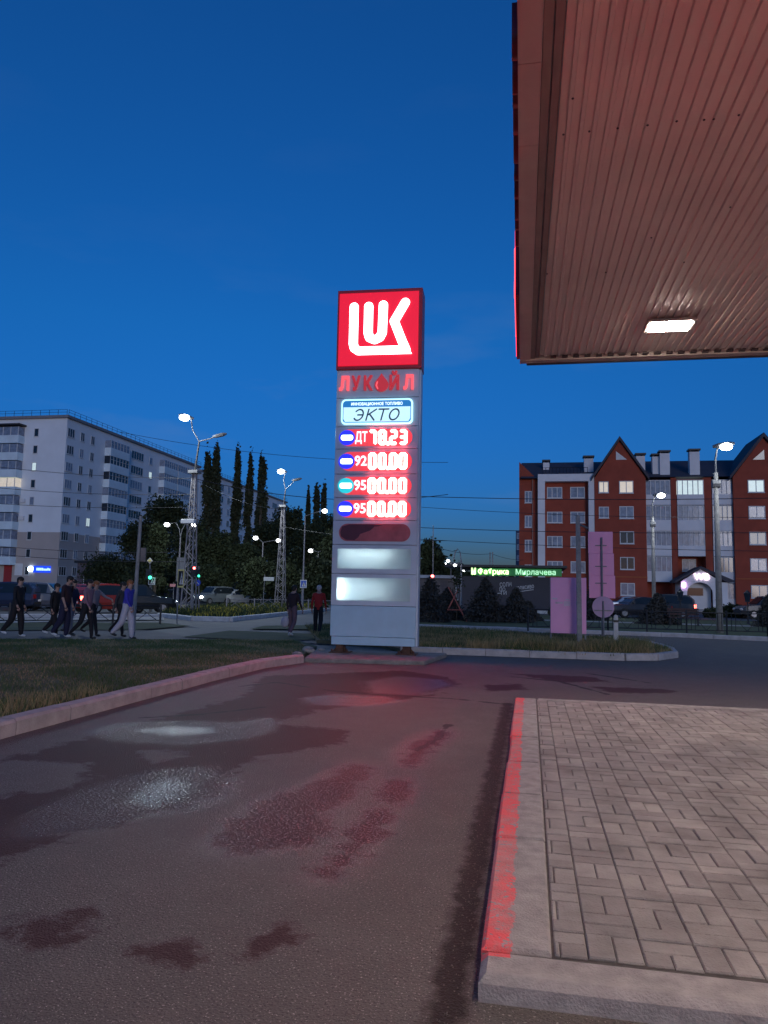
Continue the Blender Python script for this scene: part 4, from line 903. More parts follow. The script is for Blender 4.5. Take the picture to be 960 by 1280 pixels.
for (px, yt, Y, w, lb) in ((138, 700, 86, 60, 'low dark tree in front of the pale apartment block'), (172, 655, 84, 44, 'dark tree left of the curved street lamp'), (208, 622, 82, 60, 'large dark tree above the curved double street lamp'), (240, 650, 76, 50, 'dark tree behind the near lattice mast'),
        (275, 668, 78, 50, 'dark tree behind the red traffic light'), (305, 680, 78, 44, 'dark tree behind the two cars with headlights'), (338, 655, 92, 60, 'dark tree below the poplars left of the far mast'), (362, 630, 98, 50, 'dark tree directly behind the far lattice mast'), (388, 655, 90, 50, 'dark tree behind the person in red'),
        (412, 640, 94, 50, 'dark tree mostly hidden behind the price sign'), (538, 675, 72, 34, 'rounded tree just right of the price sign'), (562, 706, 80, 30, 'low tree behind the street lamps right of the price sign'), (585, 716, 88, 26, 'small far tree above the shop roof'),
        (420, 665, 70, 44, 'dark tree behind the middle of the price sign'), (500, 690, 80, 50, 'dark tree behind the right edge of the price sign')):
    place_tree('round', px, yt, Y, w, lb, group=gd)
place_tree('round', 197, 655, 62, 26, 'bushy tree lit green by the street lamp beside it', group=gd)
for (px, yt, w, Y, lb) in ((320, 700, 40, 66, 'low shrubby tree behind the direction sign'), (182, 712, 50, 74, 'low dark shrub behind the green traffic light'), (262, 712, 50, 72, 'low dark shrub behind the cars with headlights'), (355, 705, 44, 70, 'low dark shrub behind the far lattice mast'), (398, 700, 34, 60, 'low tree lit from above near the crossing sign')):
    place_tree('round', px, yt, Y, w, lb, group=gd)
gs = 'spruces on the lawn behind the kerb'
for (px, yt, Y, w, lb) in ((607, 723, 40.5, 54, 'tall broad spruce in front of the dark shop'), (645, 735, 41, 36, 'smaller spruce right of the tall one at the shop'), (538, 722, 38.5, 50, 'spruce immediately right of the price sign'), (560, 735, 42, 40, 'low spruce behind the wooden tree stake'),
        (822, 742, 44, 40, 'spruce in front of the balconies of the brick block'), (963, 742, 44, 30, 'spruce at the right border beside the brick block'), (742, 728, 48, 26, 'spruce half hidden behind the tall pink sign'), (660, 752, 44, 26, 'low spruce right of the shop writing')):
    place_tree('spruce', px, yt, Y, w, lb, ground=.06, group=gs)
def bush(px, ytop, Y, wpx, label, leaf='leaf', g='shrubs beside the brick block'):
    X, _, z = P(px, ytop, Y); h = max(.4, z-.06); w = wpx*Y/F
    pts = rng.normal(size=(3500, 3)); pts /= np.linalg.norm(pts, axis=1)[:, None]; pts *= (rng.random(3500)**.35)[:, None]*[w/2, w/3, h/2]; pts[:, 2] += h*.5; pts += rng.normal(size=pts.shape)*.07
    pts[:, 2] = np.clip(pts[:, 2], .02, None)
    t = thing('shrub', label, 'shrub', (X, Y, .06), 0, g); o = bpy.data.objects.new('foliage', leafmesh('foliage', pts, .10, M[leaf])); COL.objects.link(o); o.parent = t
    mb = MB(); 
    for k in range(5): mb.tube([(0, 0, 0), (math.cos(k*1.3)*w*.2, math.sin(k*1.3)*w*.15, h*.6)], [.03, .01], 5)
    mb.build('stem', M['bark'], t)
for a in ((918, 756, 62, 36, 'broad round shrub right of the entrance porch'), (892, 761, 60, 22, 'low shrub at the foot of the tall right lamp post'), (838, 757, 60, 18, 'small shrub left of the entrance porch'), (700, 757, 50, 26, 'dark shrub behind the small pink board')): bush(*a)
xs0 = np.concatenate([np.stack([rng.uniform(-190, 120, 12000), rng.uniform(255, 285, 12000), np.abs(rng.normal(size=12000))*4.5+.3], 1)])
xs0[:, 2] *= (1+.35*np.sin(xs0[:, 0]*.11)+.2*np.sin(xs0[:, 0]*.43))
fw = bpy.data.objects.new('distant_woods', leafmesh('distant_woods', xs0, 1.3, M['leaf'])); COL.objects.link(fw); tag(fw, 'low dark belt of distant trees along the horizon', 'woods', kind='stuff')
# flowers of the bed
bedw = [G(*p) for p in bed]
ym = mat('yellow_flower', (.55, .45, .05), .7, 0, .2); fm = mat('bed_foliage', (.035, .055, .015), .8, 0, .3)
blades('flower_bed_plants', bedw, 16000, .28, .03, .1, [fm, fm, fm, ym], 'low green bedding plants with yellow flowers on the traffic island', 'flowers')

# ------------------------------------------------------------------ street furniture
def lens(parent, c, rx, ry, rz_, m='lamp_white', rot=0, nm='lamp_lens'):
    mb = MB(); mb.ell((0, 0, 0), (rx, ry, rz_), 14, 8); o = mb.build(nm, M[m], parent, smooth=True); o.location = c; o.rotation_euler = (0, 0, rot); return o
def lamp_head(parent, tip, d, big=.34, m='lamp_white'):
    d = Vector(d).normalized(); mb = MB(); t = Vector(tip)
    mb.tube([t-d*.15, t+d*.1, t+d*.55, t+d*.75], [.06, .12, .12, .05], 8); hd = mb.build('lamp_head', M['steel'], parent)
    if m: 
        mb = MB(); c = t+d*.4; mb.ell((c.x, c.y, c.z-.10), (big, big, big*.62), 14, 8); mb.build('lamp_lens', M[m], hd, smooth=True)
    return hd
def lattice(name, label, px, pyb, Y, ytop_l, lamp_px, arms, hw, box=None):
    X = Xat(px, Y, pyb); zl = Zat(px, ytop_l, Y)
    t = thing(name, label, 'lamp mast', (X, Y, 0)); mb = MB(); w0 = hw; w1 = hw*.28
    for a in (-1, 1):
        for b in (-1, 1): mb.tube([(a*w0, b*w0, 0), (a*w1, b*w1, zl)], .045, 5)
    n = 16
    for k in range(n):
        za, zb = zl*k/n, zl*(k+1)/n; wa = w0+(w1-w0)*k/n; wb = w0+(w1-w0)*(k+1)/n; s = 1 if k % 2 else -1
        for b in (-1, 1):
            mb.tube([(-s*wa, b*wa, za), (s*wb, b*wb, zb)], .026, 4); mb.tube([(b*wa, -s*wa, za), (b*wb, s*wb, zb)], .026, 4)
    mb.build('lattice_tower', M['mast'], t)
    lx, _, lz = P(*lamp_px, Y); lx -= X
    mb = MB(); mb.box(-.3, -.3, zl, .3, .3, zl+.18); mb.build('crossarm', M['steel'], t)
    sx = random.uniform(-.05, .05)
    ztop = Zat(px+6, arms[0], Y) if arms else lz-1
    ax = Xat(arms[1], Y, arms[0])-X
    mb = MB(); mb.tube([(0, 0, zl), (ax, 0, ztop)], [.07, .05], 7); mb.build('upper_pole', M['dark_steel'], t)
    mb = MB(); mb.tube([(ax, 0, ztop), ((ax+lx)/2, -.2, (ztop+lz)/2), (lx+.3, -.3, lz)], .035, 6); mb.build('lamp_arm', M['steel'], t)
    lamp_head(t, (lx+.30, -.3, lz+.05), (-1, -.4, .25), .31)
    rx = Xat(arms[2], Y, arms[3])-X; rzz = Zat(arms[2], arms[3], Y)
    mb = MB(); mb.tube([(ax, 0, ztop), (rx*.6, .1, ztop+(rzz-ztop)*.5), (rx, .1, rzz)], .035, 6); mb.build('lamp_arm', M['steel'], t)
    lamp_head(t, (rx-.1, .1, rzz), (1, 0, .2), m=None)
    ld = bpy.data.lights.new('street_light', 'SPOT'); ld.spot_size = R(172); ld.spot_blend = .15; ld.energy = 640; ld.color = (.85, .95, 1); ld.shadow_soft_size = .35
    lo = bpy.data.objects.new('street_light', ld); COL.objects.link(lo); lo.parent = t; lo.location = (lx-1.6, -1.8, lz-.35)
    return t
M['mast'] = mat('pale_painted_mast', (.26, .245, .26), .6, .1, .2, 3)
lattice('lattice_lamp_mast', 'nearer tall lattice mast with a bright lamp and two arms, left of the poplars', 235, 768, 41.5, 592, (236, 525), (552, 249, 270, 545), .34)
lattice('lattice_lamp_mast', 'farther lattice mast with a bright lamp at its top, left of the price sign', 350, 756, 62, 634, (354, 591), (612, 357, 368, 600), .38)
def small_lamp_post(label, px, pyb, Y, ytop, heads, r=.06, curve=True, name='street_lamp', lit='lamp_small', big=.2, boxes=(), ground=0):
    X = Xat(px, Y, pyb); xt, _, zt2 = P(px+(px-480)*-.02*0, ytop, Y); xt = X
    t = thing(name, label, 'street lamp', (X, Y, ground)); mb = MB(); mb.tube([(0, 0, 0), (xt-X, 0, (zt2-ground)*.5), (xt-X, 0, zt2-ground)], [r*1.5, r, r*.7], 8); mb.build('pole', M['mast'], t)
    for (hx, hy) in heads:
        lx, _, lz = P(hx, hy, Y); lx -= X; lz -= ground; zt3 = zt2-ground; mb = MB()
        if curve: mb.tube([(0, 0, zt3), (lx*.12, 0, zt3+(lz-zt3)*.6), (lx*.45, 0, lz+.1), (lx*.8, 0, lz+.06), (lx, 0, lz)], .03, 6)
        else: mb.tube([(0, 0, zt3), (lx*.6, -.05, zt3+(lz-zt3)*.6), (lx, -.05, lz)], .03, 6)
        mb.build('lamp_arm', M['steel'], t)
        hd = MB(); s = 1 if lx > 0 else -1; hd.tube([(lx-s*.1, 0, lz+.03), (lx+s*.4, 0, lz+.05)], [.05, .09], 7); h_ = hd.build('lamp_head', M['steel'], t)
        mb = MB(); mb.ell((lx+s*.2, -.03, lz-.05), (big, big*.8, big*.7), 12, 7); mb.build('lamp_lens', M[lit], h_, smooth=True)
    return t
tlamp = small_lamp_post('curved double street lamp beside the leafy tree it lights green', 221, 765, 52, 672, [(212, 655), (240, 655)], .07, big=.22)
ld = bpy.data.lights.new('lamp_glow', 'POINT'); ld.energy = 70; ld.color = (.8, 1, .85); ld.shadow_soft_size = .15
lo = bpy.data.objects.new('lamp_glow', ld); COL.objects.link(lo); lo.parent = tlamp; lo.location = (P(208, 657, 52)[0]-tlamp.location.x, 2.0, P(208, 659, 52)[2]-.2)
mb = MB(); mb.box(-.1, -.2, P(221, 700, 52)[2]-1.6, .62, -.08, P(221, 692, 52)[2]-.3); mb.build('control_box', M['steel'], tlamp)
small_lamp_post('thin double street lamp above the white direction plate', 326, 752, 72, 678, [(323-1, 672), (346, 675)], .07, False, big=.26)
small_lamp_post('single arm street lamp between the far mast and the price sign', 378, 757, 55, 645, [(403, 638)], .06, False, big=.22)
small_lamp_post('double street lamp just left of the price sign', 396, 752, 74, 690, [(391, 688), (407, 687)], .07, False, big=.26)
small_lamp_post('thin street lamp with one light beyond the shop, leftmost there', 563, 775, 75, 702, [(562.5, 700.5)], .05, False, big=.17)
small_lamp_post('distant street lamp low over the trees right of the price sign', 551, 765, 95, 708, [(555, 705)], .05, False, big=.26)
small_lamp_post('distant street lamp with the highest light right of the price sign', 541, 765, 95, 700, [(535, 694)], .05, False, big=.2)
small_lamp_post('distant street lamp near the left end of the shop roof', 583, 765, 90, 715, [(582, 713)], .05, False, big=.22)
tl = small_lamp_post('slim arched street lamp post beyond the spruces', 576, 780, 45, 700, [(573, 705.5)], .05, False, big=.10)
mb = MB(); pp = [P(567, 700, 45), P(569, 690, 45), P(572, 686, 45), P(575, 690, 45), P(577, 705, 45), P(576, 720, 45)]; mb.tube([(a-tl.location.x, 0, c) for a, b, c in pp], .035, 6); mb.build('arch_hoop', M['mast'], tl)
def concrete_lamp(label, px, pyb, Y, yt, lamp, ground=.06):
    X = Xat(px, Y, pyb); t = thing('concrete_street_lamp', label, 'street lamp', (X, Y, ground)); zt2 = Zat(px, yt, Y)-ground; lx, _, lz = P(*lamp, Y); lx -= X; lz -= ground
    mb = MB(); mb.tube([(0, 0, 0), (.0, 0, zt2)], [.15, .09], 9); mb.build('concrete_post', M['concrete'], t, smooth=True)
    mb = MB(); mb.tube([(0, 0, zt2), (0, 0, lz-.5), (lx*.5, -.1, lz-.1), (lx, -.2, lz)], [.05, .045, .035, .035], 7); mb.build('lamp_arm', M['steel'], t)
    mb = MB(); mb.tube([(-.16, 0, zt2-.5), (.16, 0, zt2-.5)], .19, 8); mb.build('clamp', M['steel'], t)
    lamp_head(t, (lx-.1, -.2, lz+.05), (1, -.3, .1), .26)
    ld = bpy.data.lights.new('street_light', 'SPOT'); ld.spot_size = R(150); ld.spot_blend = .6; ld.energy = 100; ld.color = (.9, .97, 1); ld.shadow_soft_size = .3
    lo = bpy.data.objects.new('street_light', ld); COL.objects.link(lo); lo.parent = t; lo.location = (lx+1.3, -1.3, lz-.35)
concrete_lamp('tall concrete lamp post with a bright light in front of the brick block', 900, 790, 35, 591, (897, 560))
concrete_lamp('smaller farther lamp post in front of the left balconies', 818, 770, 52, 646, (820, 620))
def plain_pole(name, label, cat, p0, p1, Y, r, m='mast', ground=0, parts=None):
    a = P(*p0, Y); b = P(*p1, Y); t = thing(name, label, cat, (a[0], Y, ground)); mb = MB(); mb.tube([(0, 0, 0), (b[0]-a[0], 0, b[2]-ground)], [r, r*.75], 8); mb.build('pole', M[m], t)
    if parts: parts(t, a, b)
    return t
def pbox(t, px0, px1, py0, py1, Y, m, nm, dy=-.1, th=.05):
    a = P(px0, py1, Y); b = P(px1, py0, Y); mb = MB(); mb.box(a[0], Y+dy-th, a[2], b[0], Y+dy, b[2]); o = mb.build(nm, m, t, world=True, bevel=.01)
    return o
plain_pole('leaning_pole', 'plain leaning concrete pole with a framed board, right of the person in blue', 'pole', (166, 793), (176, 645), 24, .075, 'concrete',
           parts=lambda t, a, b: (pbox(t, 176.2, 183.6, 685, 702, 24, mat('old_board', (.22, .18, .16), .8, 0, .2), 'notice_board', -.02),))
signw = mat('sign_white', (.62, .62, .62), .5, 0, .05); signb = mat('sign_blue', (.03, .08, .42), .5, 0, .05, emit=(.03, .1, .5), es=.05); signk = mat('sign_black', (.02, .02, .02), .5, 0, 0); signy = mat('sign_yellow', (.70, .60, .22), .5, 0, .05); signr = mat('sign_red', (.55, .03, .04), .5, 0, .05)
def crossing_face(t, px0, px1, py0, py1, Y, border=None, blue=signb):
    pbox(t, px0, px1, py0, py1, Y, border or signw, 'sign_plate', -.06, .03)
    wx, wy = (px1-px0), (py1-py0)
    pbox(t, px0+wx*.12, px1-wx*.12, py0+wy*.1, py1-wy*.1, Y, blue, 'sign_field', -.092, .006)
    a = P(px0+wx*.2, py1-wy*.18, Y-.1); b = P(px1-wx*.2, py0+wy*.16, Y-.1); y = Y-.1
    cx, w, z0, z1_ = (a[0]+b[0])/2, b[0]-a[0], a[2], b[2]; hh = z1_-z0
    mb = MB(); mb.prism([(cx-w/2, z0), (cx+w/2, z0), (cx, z1_)], lambda u, q, d: (u, y-d, q), .0, .006); tri = mb.build('sign_triangle', signw, t, world=True)
    mb = MB(); fn = lambda u, q, d: (cx+u*w, y-d, z0+q*hh)
    strokes(mb, [[(.02, .62), (0, .36), (-.14, .06)], [(0, .36), (.14, .06)], [(.02, .58), (-.13, .40)], [(.02, .58), (.14, .42)]], .07, fn, .007, .010, .0006)
    mb.prism([(cos_*.055+.03, sin_*.05+.74) for cos_, sin_ in [(math.cos(k*.785), math.sin(k*.785)) for k in range(8)]], fn, .007, .012)
    mb.build('pedestrian_symbol', signk, t, world=True)
plain_pole('crossing_sign', 'tall yellow bordered pedestrian crossing sign on a thin post in front of the near mast', 'road sign', (221, 781), (224, 700), 30.5, .03, 'steel', parts=lambda t, a, b: crossing_face(t, 222.5, 231.5, 711.5, 734.5, 30.4, signy, signk))
plain_pole('crossing_sign', 'small white pedestrian crossing sign below the green traffic light', 'road sign', (189, 768), (190, 718), 43, .03, 'steel', parts=lambda t, a, b: crossing_face(t, 186, 195, 722, 731, 43, None, signk))
plain_pole('crossing_sign', 'blue and white pedestrian crossing sign left of the person in red', 'road sign', (377, 760), (378, 715), 50, .04, 'steel', parts=lambda t, a, b: crossing_face(t, 375.5, 384, 725, 735, 49.9, signw, signb))
def tl_parts(green, red, extra=None):
    pass
gE = mat('green_signal', (.1, 1, .6), .4, 0, 0, emit=(.05, 1, .55), es=3.2); rE = mat('red_signal', (1, .1, .1), .4, 0, 0, emit=(1, .09, .08), es=14)
def traffic_light(label, px, pyb, Y, ytop, on, box, extra=None):
    t = plain_pole('traffic_light', label, 'traffic light', (px, pyb), (px, ytop), Y, .05, 'steel')
    x0, x1, y0, y1 = box; pbox(t, x0, x1, y0, y1, Y, M['dark_steel'], 'signal_housing', -.08, .2)
    for i in range(3):
        cy = y0+(y1-y0)*(i+.5)/3; p = P((x0+x1)/2, cy, Y-.3); r = (x1-x0)*.40*Y/F; mb = MB(); mb.tube([(p[0], Y-.31, p[2]), (p[0], Y-.285, p[2])], r, 12)
        lit = (on == 'red' and i == 0) or (on == 'green' and i == 2)
        mb.build('signal_lens', (rE if on == 'red' else gE) if lit else M['glass'], t, world=True)
    if extra: extra(t)
    return t
def diamond(t):
    p = P(188, 701, 42.9); r = 4.2*43/F; mb = MB(); mb.prism([(r, 0), (0, r), (-r, 0), (0, -r)], lambda u, w, d: (p[0]+u, 42.85-d, p[2]+w), 0, .03); mb.build('priority_sign', signw, t, world=True)
    mb = MB(); r *= .7; mb.prism([(r, 0), (0, r), (-r, 0), (0, -r)], lambda u, w, d: (p[0]+u, 42.81-d, p[2]+w), 0, .01); mb.build('priority_sign_field', signy, t, world=True)
traffic_light('green lit traffic light with a diamond priority sign above', 187.5, 768, 43, 697, 'green', (184.6, 190.4, 711.5, 724), diamond)
def bluer(t):
    p = P(247.5, 728.5, 41.9); r = 4*42/F; mb = MB(); mb.tube([(p[0], 41.85, p[2]), (p[0], 41.88, p[2])], r, 18); mb.build('round_blue_sign', mat('round_sign_blue', (.03, .07, .5), .5, 0, .03, emit=(.02, .06, .5), es=.12), t, world=True)
    mb = MB(); mb.tube([(p[0]-r*.55, 41.83, p[2]+r*.5), (p[0]+r*.55, 41.83, p[2]-r*.5)], .025, 5); mb.build('sign_stripe', signw, t, world=True)
traffic_light('red lit traffic light on the near lattice mast', 241, 768, 40.6, 705, 'red', (240.6, 245, 708, 721))
traffic_light('dim green traffic light with a round blue sign, right of the near mast', 248.5, 768, 42, 708, 'green', (246.6, 250.4, 712, 721.5), bluer)
traffic_light('red lit traffic light among the trees right of the price sign', 540.5, 765, 60, 716, 'red', (538, 543, 718.5, 729))
plain_pole('direction_sign', 'long white direction plate on a slim post behind the flower bed', 'road sign', (329, 752), (331, 718), 60, .04, 'steel', parts=lambda t, a, b: pbox(t, 330, 343, 721.5, 726, 59.8, signw, 'sign_plate', -.06))
plain_pole('small_plate_sign', 'small reddish plate on a short post left of the near mast', 'road sign', (216.5, 752), (217, 728), 58, .03, 'steel', parts=lambda t, a, b: pbox(t, 213, 220, 730, 733.5, 57.8, mat('red_white_plate', (.6, .25, .25), .5, 0, .1), 'sign_plate', -.06))
plain_pole('flag_mast', 'thin tall white mast right of the price sign', 'mast', (541, 760), (541.5, 657), 70, .05, 'mast')
plain_pole('utility_pole', 'left of two thin utility poles behind the shop roof', 'pole', (612.5, 745), (612.5, 690), 85, .08, 'concrete')
plain_pole('utility_pole', 'right of two thin utility poles behind the shop roof', 'pole', (615.8, 745), (615.8, 690), 85, .08, 'concrete')
# speed camera / floodlight on near mast
fl = thing('camera_unit', 'pale traffic camera on an arm left of the near lattice mast', 'camera', P(237, 652, 41)); mb = MB(); mb.box(-.5, -.15, -.12, .35, .15, .14); mb.build('camera_body', M['white_pl'], fl, bevel=.03)
mb = MB(); mb.tube([(-.2, 0, -.1), (-.1, 0, -.5), (.3, 0, -.55)], .05, 6); mb.build('bracket', M['steel'], fl); mb = MB(); mb.tube([(-.5, 0, 0), (-.62, 0, -.02)], .1, 8); mb.build('camera_lens', M['glass'], fl)

# pink boards and posts on the grass island
pink = mat('pink_sign_face', (.92, .36, .56), .55, 0, .06, 1.2); pinkd = mat('lilac_sign_face', (.90, .40, .66), .55, 0, .06, 1.2); pinkl = mat('pale_pink_mark', (.72, .52, .64), .6, 0, .1, 6)
YB = 25.0
t = thing('pink_notice_board', 'wide pink board with faded pale lettering on two short posts', 'notice board', (Xat(711, YB), YB, .11))
xa, xb = Xat(688.2, YB), Xat(732.6, YB)
for i, (y0, y1) in enumerate(((722.5, 745.6), (746.2, 768), (768.6, 791))): pbox(t, 688.2, 732.6, y0, y1, YB, pinkd, 'board_panel', -.04, .04)
for px in (688.8, 731.8):
    a = P(px, 803, YB); mb = MB(); mb.tube([(a[0], YB, .05), (a[0], YB, Zat(px, 722, YB))], .03, 8); mb.build('post', M['mast'], t, world=True)
for (px, pyy, w, hh) in ((693, 748.2, 7, 2.0), (699, 753.4, 9, 2.4), (708.5, 754.5, 8, 6), (695, 753.6, 3, 1.5), (720.5, 754, 1.5, 5), (709, 749.5, 5, 1.6)): pbox(t, px-w/2, px+w/2, pyy-hh/2, pyy+hh/2, YB, pinkl, 'faded_mark', -.083, .004)
YT = 27.0
t = thing('tall_pink_sign', 'tall pink three panel sign seen from behind on a single crossbarred post', 'road sign', (Xat(752, YT), YT, .11))
for (y0, y1, x0, x1) in ((664.8, 691.6, 735.3, 765.8), (692.0, 719.2, 736, 767.3), (719.7, 747.4, 736.5, 768.8)): pbox(t, x0, x1, y0, y1, YT, pink, 'board_panel', .03, .05)
a = P(753, 800, YT); mb = MB(); mb.tube([(a[0], YT-.06, 0), (a[0], YT-.06, Zat(751, 672, YT))], .035, 8); mb.build('post', M['steel'], t, world=True)
for yy_ in (682, 708, 729): 
    p = P(751, yy_, YT); mb = MB(); mb.box(p[0]-.19, YT-.05, p[2]-.015, p[0]+.19, YT-.022, p[2]+.015); mb.build('crossbar', M['steel'], t, world=True)
p = P(754, 758.8, YT-.15); t = thing('round_sign', 'round lilac grey back of a road sign below the tall pink panels', 'road sign', (p[0], YT-.15, .11)); mb = MB(); mb.tube([(0, -.0, p[2]-.11), (0, -.02, p[2]-.11)], 12.6*YT/F, 28); mb.build('sign_disc', mat('lilac_sign_back', (.40, .27, .42), .5, .1, .08, 2), t)
mb = MB(); mb.tube([(.0, -.05, 0), (0, -.05, p[2]+.1)], .03, 8); mb.build('post', M['steel'], t)
mb = MB(); mb.box(-.3, -.045, p[2]-.25, .3, -.025, p[2]-.21); mb.build('clamp_bar', M['steel'], t)
p = G(770, 803, .11); t = thing('white_post', 'short white marker post at the right of the pink signs', 'post', (p[0], p[1], .1)); hh = Zat(770, 768, p[1])-.1
mb = MB(); mb.prism([(-.075, 0), (.075, 0), (.065, hh-.04), (0.0, hh), (-.055, hh-.05)], lambda u, w, d: (u, d, w), -.06, .06); mb.build('post_body', M['white_concrete'], t, bevel=.01); mb = MB(); mb.box(-.08, -.068, hh*.72, .08, -.061, hh*.8); mb.build('post_band', signk, t)
YG = 24.5
t = thing('grey_post', 'tall plain grey square post with a small arm in front of the pink board', 'post', (Xat(724, YG), YG, .11)); zt2 = Zat(721, 644, YG)-.11
mb = MB(); mb.prism([(-.08, 0), (.08, 0), (.04, zt2), (-.09, zt2)], lambda u, w, d: (u, d, w), -.09, .09); mb.build('post_body', M['concrete'], t, bevel=.02); mb = MB(); mb.tube([(.03, 0, zt2-.3), (.28, 0, zt2-.42)], .035, 6); mb.build('arm', M['steel'], t)

# fences
def fence(label, pts, h, spacing, ground=0., group=None, name='metal_fence', motif='x', m='dark_steel', r=.022, cat='fence'):
    t = thing(name, label, cat, (pts[0][0], pts[0][1], ground), 0, group); o0 = Vector((pts[0][0], pts[0][1]))
    for a, b in zip(pts[:-1], pts[1:]):
        a = Vector(a)-o0; b = Vector(b)-o0; L = (b-a).length; n = max(1, round(L/spacing)); d = (b-a)/L
        for i in range(n+1):
            p = a+d*(L*i/n); mb = MB(); mb.tube([(p.x, p.y, 0), (p.x, p.y, h*1.06)], r*1.9, 6); mb.build('fence_post', M[m], t)
        for i in range(n):
            p = a+d*(L*i/n); q = a+d*(L*(i+1)/n); mb = MB(); z0, z1_ = h*.22, h*.96; w = (q-p).length
            def f(s, z): v = p+(q-p)*s; return (v.x, v.y, z)
            mb.tube([f(.02, z0), f(.98, z0)], r, 5); mb.tube([f(.02, z1_), f(.98, z1_)], r, 5)
            zm = (z0+z1_)/2
            if motif == 'x':
                mb.tube([f(.08, z0), f(.5, z1_)], r*.7, 4); mb.tube([f(.5, z1_), f(.92, z0)], r*.7, 4); mb.tube([f(.3, zm), f(.5, z0), f(.7, zm)], r*.6, 4)
            else:
                mb.tube([f(.5, z0), f(.3, zm), f(.5, z1_), f(.7, zm), f(.5, z0)], r*.7, 4)
                for s in (.12, .22, .78, .88): mb.tube([f(s, z0), f(s, z1_)], r*.7, 4)
            mb.build('fence_panel', M[m], t)
    return t
fl0, fl1 = G(-60, 781.5), G(200, 780.5)
fence('low dark metal fence with crossed bars behind the walking people', [fl0, fl1], .80, 2.15)
fence('pale lattice barrier behind the flower bed', [G(283, 763), G(352, 764), G(418, 765)], .78, 1.9, .05, m='mast', r=.026)
fence('dark metal fence with diamond bars on the lawn of the brick block', [G(660, 789.5, .06), G(760, 791, .06), G(960, 796.5, .06), G(1100, 800, .06)], .95, 1.75, .06, motif='d', r=.02)
# bench
bw = G(865, 784, .06); t = thing('park_bench', 'dark park bench in front of the entrance porch', 'bench', (bw[0], bw[1]+2, .06), R(-3)); bm_ = mat('dark_bench_wood', (.05, .02, .02), .7, 0, .3)
mb = MB(); [mb.box(-.8, -.2+k*.12, .42, .8, -.1+k*.12, .46) for k in range(4)]; mb.build('seat', bm_, t)
mb = MB(); [mb.box(-.8, .30, .55+k*.13, .8, .34, .65+k*.13) for k in range(3)]; mb.build('backrest', bm_, t)
for s in (-.7, .7):
    mb = MB(); mb.tube([(s, -.2, 0), (s, -.2, .42)], .03, 6); mb.tube([(s, .25, 0), (s, .25, .46), (s, .36, .92)], .03, 6); mb.build('leg', M['dark_steel'], t)
# lanterns
lp0 = thing('garden_lantern', 'black garden lantern post left of the entrance porch steps', 'lantern', (Xat(850, 48), 48, .06), 0, 'black garden lanterns by the brick block')
zl = Zat(850, 737, 48)-.06
mb = MB(); mb.tube([(0, 0, 0), (0, 0, .3), (0, 0, zl-.65)], [.09, .045, .035], 8); mb.build('pole', M['dark_steel'], lp0)
mb = MB(); mb.tube([(0, 0, zl-.62), (0, 0, zl-.15)], [.13, .2], 6); mb.build('lantern_glass', M['glass'], lp0); mb = MB(); mb.tube([(0, 0, zl-.15), (0, 0, zl-.1), (0, 0, zl+.05)], [.25, .16, .02], 6); mb.tube([(0, 0, zl-.67), (0, 0, zl-.62)], .15, 6); mb.build('lantern_cap', M['dark_steel'], lp0)
dup(lp0, (Xat(934, 48), 48, .06), 0, 'black garden lantern post near the right gable')
# staked sapling with reddish props
t = thing('staked_sapling', 'young staked tree with red and white crossed wooden props', 'tree', (Xat(571, 40), 40, .06)); rw = mat('red_wood_prop', (.40, .12, .10), .8, 0, .2)
mb = MB(); mb.tube([(0, 0, 0), (.02, 0, 2.4)], .025, 6); mb.build('trunk', M['bark'], t)
for (a, b) in (((-.75, 0), (.1, 1.75)), ((.55, 0), (-.45, 1.8))):
    mb = MB(); mb.tube([(a[0], -.1, a[1]), (b[0], 0, b[1])], .035, 6); mb.build('prop', rw, t)
mb = MB(); mb.tube([(-.5, -.05, .6), (.35, -.05, .6)], .03, 6); mb.build('cross_brace', rw, t)
pts = rng.normal(size=(260, 3))*[.16, .16, .35]+[0, 0, 2.2]; o = bpy.data.objects.new('crown', leafmesh('crown', pts, .07, M['leaf'])); COL.objects.link(o); o.parent = t

